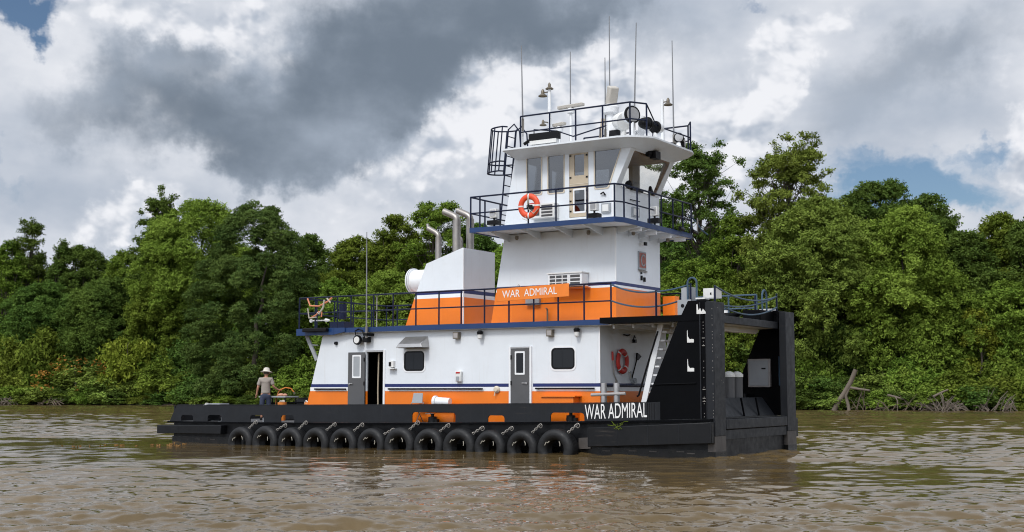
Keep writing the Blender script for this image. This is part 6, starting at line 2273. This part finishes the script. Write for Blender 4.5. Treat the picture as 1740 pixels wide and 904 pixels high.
    (25.2, 117.5, -0.09, 2.2, 3.9, 'mid'),
    (26.7, 117.2, -0.01, 2.0, 4.7, 'deep'),
    (28.6, 115.8, -0.09, 1.9, 4.2, 'olive'),
    (30.3, 115.5, -0.0, 1.6, 2.6, 'yellow'),
    (30.9, 114.7, -0.1, 1.3, 2.4, 'deep'),
    (33.1, 113.5, -0.14, 2.2, 4.4, 'mid'),
    (34.0, 113.1, -0.13, 2.1, 4.2, 'deep'),
    (35.7, 113.0, 0.0, 1.3, 4.3, 'olive'),
    (36.9, 112.1, -0.06, 1.8, 2.3, 'yellow'),
    (38.4, 112.0, 0.05, 1.2, 2.6, 'deep'),
    (39.5, 111.1, -0.02, 1.4, 2.2, 'mid'),
    (40.7, 110.3, -0.06, 2.3, 3.4, 'deep'),
    (42.1, 110.1, 0.03, 1.5, 3.5, 'olive'),
    (43.1, 109.0, -0.09, 1.2, 2.8, 'yellow'),
    (44.2, 108.7, -0.04, 2.1, 2.4, 'deep'),
    (46.2, 108.4, 0.07, 1.1, 4.4, 'mid'),
]


# ------------------------------------------------------------------ trees
def quads_mesh(name, C, A, B, mat):
    """diamond leaves: centre C, half axes A (long) and B (across)"""
    n = len(C)
    V = np.stack([C - A, C + B * 0.9 - A * 0.1, C + A, C - B * 0.9 - A * 0.1], 1).reshape(-1, 3)
    me = bpy.data.meshes.new(name)
    me.vertices.add(4 * n)
    me.vertices.foreach_set('co', V.astype(np.float32).ravel())
    me.loops.add(4 * n)
    me.loops.foreach_set('vertex_index', np.arange(4 * n, dtype=np.int32))
    me.polygons.add(n)
    me.polygons.foreach_set('loop_start', np.arange(n, dtype=np.int32) * 4)
    me.update(calc_edges=True)
    me.materials.append(mat)
    return me


def unit(v):
    return v / np.maximum(np.linalg.norm(v, axis=-1, keepdims=True), 1e-9)


def leaf_cloud(rng, cen, out, per, spread, size, droop=0.0, aspect=0.5, flat=0.7, twig=2.6):
    """cen: cluster centres, out: outward direction of each; per leaves scattered round each"""
    n = len(cen)
    C = np.repeat(cen, per, 0)
    O = np.repeat(out, per, 0)
    off = rng.normal(0, 1, (n * per, 3)) * spread
    off[:, 2] *= flat
    # leaves sit along short outward twigs, so that the crown's edge is feathered
    g = rng.uniform(-0.6, 1.0, (n * per, 1)) * spread * twig
    C = C + off * (1.0 - 0.35 * np.abs(g) / (spread * twig)) + O * g
    C[:, 2] -= droop * 0.35 * np.clip(g[:, 0], 0, None)
    N = unit(O * 0.55 + rng.normal(0, 0.62, (n * per, 3)) + np.array([0, 0, 0.45]))
    T = unit(np.cross(N, rng.normal(0, 1, (n * per, 3))))
    T = unit(T + O * 0.5 + np.array([0, 0, -droop]))
    B = unit(np.cross(N, T))
    s = size * rng.uniform(0.65, 1.3, (n * per, 1))
    return C, T * s, B * s * aspect


def tube_np(V, F, path, radii, n=7):
    P = [Vector(p) for p in path]
    base = len(V)
    prev = None
    for i, p in enumerate(P):
        d = (P[min(i + 1, len(P) - 1)] - P[max(i - 1, 0)]).normalized()
        x = d.cross(Vector((0.3, 0.9, 0.1))).normalized() if prev is None else (prev - d * prev.dot(d)).normalized()
        prev = x
        y = d.cross(x)
        for j in range(n):
            a = 2 * math.pi * j / n
            V.append(p + (x * math.cos(a) + y * math.sin(a)) * radii[i])
    for i in range(len(P) - 1):
        for j in range(n):
            a = base + i * n
            F.append((a + j, a + (j + 1) % n, a + n + (j + 1) % n, a + n + j))
    F.append(tuple(base + (len(P) - 1) * n + j for j in range(n)))


def wood_mesh(name, V, F, mat='bark'):
    me = bpy.data.meshes.new(name)
    me.from_pydata(V, [], F)
    me.polygons.foreach_set('use_smooth', [True] * len(F))
    me.materials.append(M[mat])
    return me


def tree_meshes(kind, h, w, seed, leaf, dens=1.0):
    """returns (trunk mesh, crown mesh) with the base of the trunk at the origin"""
    rng = np.random.default_rng(seed)
    V, F = [], []
    r0 = 0.016 * h + 0.05
    lean = rng.normal(0, 0.03, 2) * h
    th = 0.93 if kind in ('sparse', 'sapling') else 0.80
    def axis(t):
        return np.array([lean[0] * t * t, lean[1] * t * t, h * th * t])
    tr = [axis(t) + np.array([*rng.normal(0, 0.012 * h, 2), 0]) * t for t in np.linspace(0, 1, 9)]
    tr[0][2] = -0.6
    tube_np(V, F, tr, [r0 * (1.25 if i == 0 else 1.0) * (1 - 0.88 * i / 8) for i in range(9)], 8)
    cen, out, per_r = [], [], []
    def limb(p0, p1, r):
        p0, p1 = np.array(p0), np.array(p1)
        m = (p0 + p1) / 2 + rng.normal(0, 0.05, 3) * np.linalg.norm(p1 - p0) + np.array([0, 0, -0.04 * np.linalg.norm(p1 - p0)])
        tube_np(V, F, [p0, (p0 + m) / 2, m, (m + p1) / 2, p1], [r, r * .8, r * .6, r * .45, r * .22], 5)
    lobes = []
    if kind in ('broad', 'weep'):
        zc, rz = h * 0.57, h * 0.43
        nl = int(150 * (0.5 + 0.5 * w / 12))
        for i in range(nl):
            d = unit(rng.normal(0, 1, 3))
            d[2] = d[2] * 0.9 + 0.18
            d = unit(d)
            f = rng.uniform(0.60, 1.08)
            if d[2] > 0.35:
                f = min(f, 0.90)
            p = np.array([d[0] * w / 2 * f, d[1] * w / 2 * f, zc + d[2] * rz * f])
            if p[2] < h * 0.10:
                continue
            # crowns narrow a little towards the top
            tt = (p[2] - zc) / rz
            if tt > 0:
                p[:2] *= (1 - 0.22 * tt)
            rl = min(w, 13) * rng.uniform(0.045, 0.11) * (1.0 if f < 0.95 else 0.6)
            lobes.append((p, rl, unit(p - np.array([0, 0, h * .45])), rng.uniform(0.6, 0.85)))
        for i in range(12):
            a = rng.uniform(0, 2 * math.pi)
            t = rng.uniform(0, 1)
            rr = w * (0.05 + 0.24 * t)
            lobes.append((np.array([math.cos(a) * rr, math.sin(a) * rr, h * (0.95 - 0.13 * t * t - rng.uniform(0, .04))]), min(w, 13) * rng.uniform(0.06, 0.10), np.array([0, 0, 1.0]), 0.75))
        for i in range(12):
            d = np.clip(rng.normal(0, 1, 3), -1.4, 1.3) * np.array([w * .16, w * .16, rz * .4])
            lobes.append((d + np.array([0, 0, zc]), w * 0.17, unit(d), 0.8))
    elif kind == 'sparse':
        nl = int(18 + h * 1.7)
        for i in range(nl):
            t = rng.uniform(0.30, 1.0) ** 0.8
            a = rng.uniform(0, 2 * math.pi)
            rad = w / 2 * rng.uniform(0.25, 1.0) * (1.0 - 0.70 * max(0, t - 0.62) / 0.38) * (0.45 + 0.55 * min(1, t / 0.5))
            p = axis(min(t, .97)) + np.array([math.cos(a) * rad, math.sin(a) * rad, h * 0.05 * rng.uniform(0.3, 1.4)])
            lobes.append((p, min(w, 9) * rng.uniform(0.055, 0.11), unit(np.array([math.cos(a), math.sin(a), 0.6])), 0.5))
            limb(axis(max(0.1, t - 0.14)), p, r0 * 0.26 * (1.15 - t * .7))
            # side twigs carry smaller tufts
            for q in range(2):
                p2 = p * 0.7 + axis(min(t, .97)) * 0.3 + rng.normal(0, 1, 3) * w * 0.11
                lobes.append((p2, min(w, 9) * rng.uniform(0.035, 0.075), unit(np.array([math.cos(a), math.sin(a), 0.8])), 0.5))
                limb(p * .5 + axis(min(t, .97)) * .5, p2, r0 * 0.09)
    elif kind == 'fir':
        nl = int(h * 14)
        for i in range(nl):
            t = rng.uniform(0.02, 1.0)
            z = h * t
            prof = math.sqrt(max(0.01, 1 - ((t - 0.28) / 0.74) ** 2)) ** 1.25 if t > 0.28 else 0.84 + 0.16 * t / 0.28
            rad = w / 2 * prof * rng.uniform(0.55, 1.0)
            a = rng.uniform(0, 2 * math.pi)
            o = np.array([math.cos(a), math.sin(a), 0.05])
            p = np.array([math.cos(a) * rad, math.sin(a) * rad, z])
            lobes.append((p, w * rng.uniform(0.042, 0.075), o, 0.85))
    elif kind == 'bush':
        nl = int(16 + w * 2.2)
        for i in range(nl):
            d = unit(rng.normal(0, 1, 3))
            d[2] = abs(d[2])
            f = rng.uniform(0.4, 0.9)
            p = np.array([d[0] * w / 2 * f, d[1] * w / 2 * f, h * (0.12 + 0.72 * d[2] * f)])
            lobes.append((p, min(w, h) * rng.uniform(0.11, 0.2), unit(d + np.array([0, 0, .3])), 0.8))
            if i % 3 == 0:
                limb((rng.normal(0, .2), rng.normal(0, .2), -.2), p, 0.035)
    elif kind == 'sapling':
        nl = int(20)
        for i in range(nl):
            t = rng.uniform(0.12, 1.0)
            a = rng.uniform(0, 2 * math.pi)
            rad = w / 2 * (1.05 - t * .85) * rng.uniform(.4, 1)
            p = np.array([math.cos(a) * rad, math.sin(a) * rad, h * t])
            lobes.append((p, w * rng.uniform(0.10, 0.16), unit(np.array([math.cos(a), math.sin(a), .6])), 0.7))
            limb(axis(max(.05, t - .1)), p, 0.03)
    Cs, As, Bs = [], [], []
    lsz = {'broad': 0.140, 'weep': 0.135, 'sparse': 0.140, 'fir': 0.155, 'bush': 0.13, 'sapling': 0.12}[kind]
    for p, rl, o, fl in lobes:
        area = rl * rl * (4 * math.pi)
        nc = max(4, int(area * dens * (3.4 if kind != 'fir' else 3.4)))
        d = unit(rng.normal(0, 1, (nc, 3)) + o * 0.75 + np.array([0, 0, .55]))
        rr = rl * rng.uniform(0.5, 1.15, (nc, 1)) ** 0.6
        c = p + d * rr * np.array([1, 1, fl])
        if kind == 'weep':
            c[:, 2] -= rng.uniform(0, 1, nc) ** 2 * rl * 0.9
        if kind == 'fir':
            C, A, B = leaf_cloud(rng, c, unit(d * .3 + o), 17, 0.19, lsz, droop=0.45, aspect=0.34, flat=0.45)
        else:
            C, A, B = leaf_cloud(rng, c, d, 18, 0.17, lsz, droop=0.55 if kind == 'weep' else 0.15, aspect=0.52)
        Cs.append(C); As.append(A); Bs.append(B)
        if kind == 'broad' and rng.uniform() < 0.35:
            limb(axis(rng.uniform(.25, .6)), p, r0 * .22)
    C, A, B = np.concatenate(Cs), np.concatenate(As), np.concatenate(Bs)
    k = C[:, 2] > 0.05
    return wood_mesh('trunk', V, F), quads_mesh('crown', C[k], A[k], B[k], LEAF[leaf])


def put_tree(name, trunk, crown, loc, rz, label, cat, group=None, sc=(1, 1, 1)):
    o = empty(name, loc, rz, label, cat, group)
    o.scale = sc
    t = link_mesh('trunk' if name != 'bush' else 'stem', trunk, o)
    c = link_mesh('crown' if name != 'bush' else 'foliage', crown, o)
    return o


def place(x, back):
    p = shore(x, 0)
    q = p + _sn * back
    return Vector((q.x, q.y, ground_z(back) - 0.05))


TREES_HERE = None
for i, (name, kind, x, y, z, h, w, leaf, label) in enumerate(TREES):
    tr, cr = tree_meshes(kind, h, w, 100 + i, leaf, 1.0)
    put_tree(name, tr, cr, Vector((x, y, z)), random.Random(i).uniform(0, 6.28), label, 'tree')

FILL = [tree_meshes('broad', 15, 11, 301, 'deep', .8), tree_meshes('broad', 14, 10, 302, 'mid', .8), tree_meshes('weep', 15, 11, 303, 'mid', .8)]
for i, (x, y, z, h, w) in enumerate(BACK_ROW):
    tr, cr = FILL[i % 3]
    s = (w / 10.7, w / 10.7, h / 14.7)
    put_tree('background_tree', tr, cr, Vector((x, y, z)), random.Random(40 + i).uniform(0, 6.28), 'leafy tree in the back row of the wood behind the bank', 'tree', 'trees in the back row of the wood', s)

BUSHK = {}
for leaf in ('mid', 'deep', 'yellow', 'olive', 'lime'):
    BUSHK[leaf] = [tree_meshes('bush', 4.0, 5.0, 400 + k + len(leaf) * 7, leaf, 1.0) for k in range(2)]
for i, (x, y, z, h, w, leaf, label) in enumerate(BUSHES):
    tr, cr = BUSHK[leaf][i % 2]
    o = put_tree('bush', tr, cr, Vector((x, y, z)), random.Random(70 + i).uniform(0, 6.28), label, 'bush', None, (w / 5.0, w / 5.0, h / 4.0))
    if 'blossom' in label and 'sprinkled' in label:
        rng = np.random.default_rng(9)
        n = 70
        a, e = rng.uniform(0, 6.28, n), rng.uniform(0.3, 1.0, n)
        c = np.stack([np.cos(a) * 2.5 * np.sqrt(1 - e * e), np.sin(a) * 2.5 * np.sqrt(1 - e * e), 3.9 * e], -1)
        C, A, B = leaf_cloud(rng, c, unit(c), 7, 0.14, 0.11)
        link_mesh('blossom', quads_mesh('blossom', C, A, B, LEAF['blossom']), o)
for i, (x, y, z, h, w, leaf, label) in enumerate(SAPLINGS):
    tr, cr = tree_meshes('sapling', h, w, 500 + i, leaf, 1.1)
    put_tree('sapling', tr, cr, Vector((x, y, z)), i * 1.3, label, 'tree')
for i, (x, y, z, h, w, leaf) in enumerate(SHORE_BUSH):
    tr, cr = BUSHK[leaf][(i + 1) % 2]
    put_tree('bush', tr, cr, Vector((x, y, z)), random.Random(170 + i).uniform(0, 6.28), 'low green bush in the undergrowth at the foot of the trees', 'bush', 'low bushes in the undergrowth along the bank', (w / 5.0, w / 5.0, h / 4.0))

# ------------------------------------------------------------------ driftwood
def log_mesh(b, pts, r0, r1, n=9):
    P = [Vector(p) for p in pts]
    k = len(P)
    b.tube(P, r0, n, radii=[r0 + (r1 - r0) * i / (k - 1) for i in range(k)])


def at_shore(x, back=0.0, z=0.0):
    p = shore(x, back)
    return Vector((p.x, p.y, z))


SHORE_RZ = math.atan2(_sd.y, _sd.x)
o = empty('driftwood_log', at_shore(30.2, -1.9), SHORE_RZ, 'tall grey dead log leaning up out of the water at the bank', 'log')
b = MB(False).mat('driftwood')
log_mesh(b, [(-1.35, 0, -.4), (-.9, .05, .55), (-.2, .1, 1.6), (.35, .12, 2.55), (.75, .15, 3.55)], .24, .20)
b.build('trunk', o)
b = MB(False).mat('driftwood')
log_mesh(b, [(.2, -.1, -.4), (.05, 0, .5), (-.15, .08, 1.3), (.2, .1, 2.0)], .17, .12)
b.build('branch', o)
b = MB(False).mat('driftwood')
log_mesh(b, [(.25, .1, 1.98), (1.0, .1, 1.85), (1.9, .15, 1.72)], .13, .09)
b.build('branch', o)
for (x, l, zz, tilt, lab) in ((33.9, 1.3, 1.15, -.28, 'short pale broken log lodged in the bushes beside the leaning log'), (37.3, 1.2, 1.5, .5, 'thin grey branch sloping out of the bank bushes')):
    o = empty('driftwood_log', at_shore(x, -1.6, zz), SHORE_RZ, lab, 'log')
    b = MB(False).mat('driftwood')
    log_mesh(b, [(-l / 2, -.4, tilt * -l / 2), (0, -.3, .03), (l / 2, -.2, tilt * l / 2)], .11, .07)
    b.build('trunk', o)
    b = MB(False).mat('driftwood')
    log_mesh(b, [(0, -.3, .02), (.2, -.5, -.3), (.15, -.45, -1.6)], .06, .05)
    b.build('stub', o)


def twig_pile(x, w, h, n, seed, label, mat='driftwood', r=.045):
    rng = random.Random(seed)
    o = empty('driftwood_heap', at_shore(x, -1.9, 0.0), SHORE_RZ, label, 'driftwood')
    b = MB(False).mat(mat)
    for i in range(n):
        a = rng.uniform(0, math.pi)
        cx = rng.uniform(-w / 2, w / 2)
        L = rng.uniform(.5, 1.0) * w * .45
        z0, z1 = rng.uniform(-.2, .15), rng.uniform(.2, 1.0) * h * (1 - abs(cx) / w)
        dx = rng.choice((-1, 1)) * L * rng.uniform(.3, 1)
        y = rng.uniform(-.7, .6)
        b.tube([(cx - dx / 2, y, z0), (cx, y + rng.uniform(-.2, .2), (z0 + z1) / 2 + rng.uniform(0, .25)), (cx + dx / 2, y + rng.uniform(-.3, .3), z1)], r, 5, radii=[r * rng.uniform(.9, 1.5), r, r * .5])
    b.build('tangled_branch', o)


twig_pile(37.4, 3.4, 1.7, 52, 1, 'heap of grey branches washed up against the bank', r=.04)
twig_pile(41.2, 3.0, 2.3, 32, 2, 'pale branches heaped at the far end of the bank', r=.04)
twig_pile(34.6, 4.4, 1.7, 26, 3, 'thin dry brush tangled under the bank bushes', 'twig', .03)
twig_pile(31.6, 2.2, 2.4, 16, 7, 'thin bare stems standing beside the leaning log', 'twig', .025)
twig_pile(-61.0, 5.0, 1.5, 40, 4, 'exposed roots and brushwood on the muddy bank', 'driftwood', .045)
twig_pile(-53.5, 3.6, 1.1, 24, 5, 'brown roots under the bush with orange blossom', 'twig', .04)

# floating leaves drifting astern
rng = random.Random(12)
b = MB(False).mat(LEAF['dry'])
for i in range(26):
    cx, cy = (-10.9, 40.6) if i % 3 else (-13.2, 40.2)
    x, y = cx + rng.gauss(0, .55), cy + rng.gauss(0, .7)
    a = rng.uniform(0, 6.28)
    s = rng.uniform(.03, .075)
    h = rng.uniform(.0, .04)
    c, d = math.cos(a) * s, math.sin(a) * s
    b.hexa([(x - c, y - d, .01), (x + d * .5, y - c * .5, .012), (x + c, y + d, .012), (x - d * .5, y + c * .5, .01), (x - c, y - d, .04 + h), (x + d * .5, y - c * .5, .035), (x + c, y + d, .045 + h), (x - d * .5, y + c * .5, .04)])
o = b.build('floating_leaves')
tag(o, 'brown dead leaves floating astern of the boat', None, None, 'stuff')
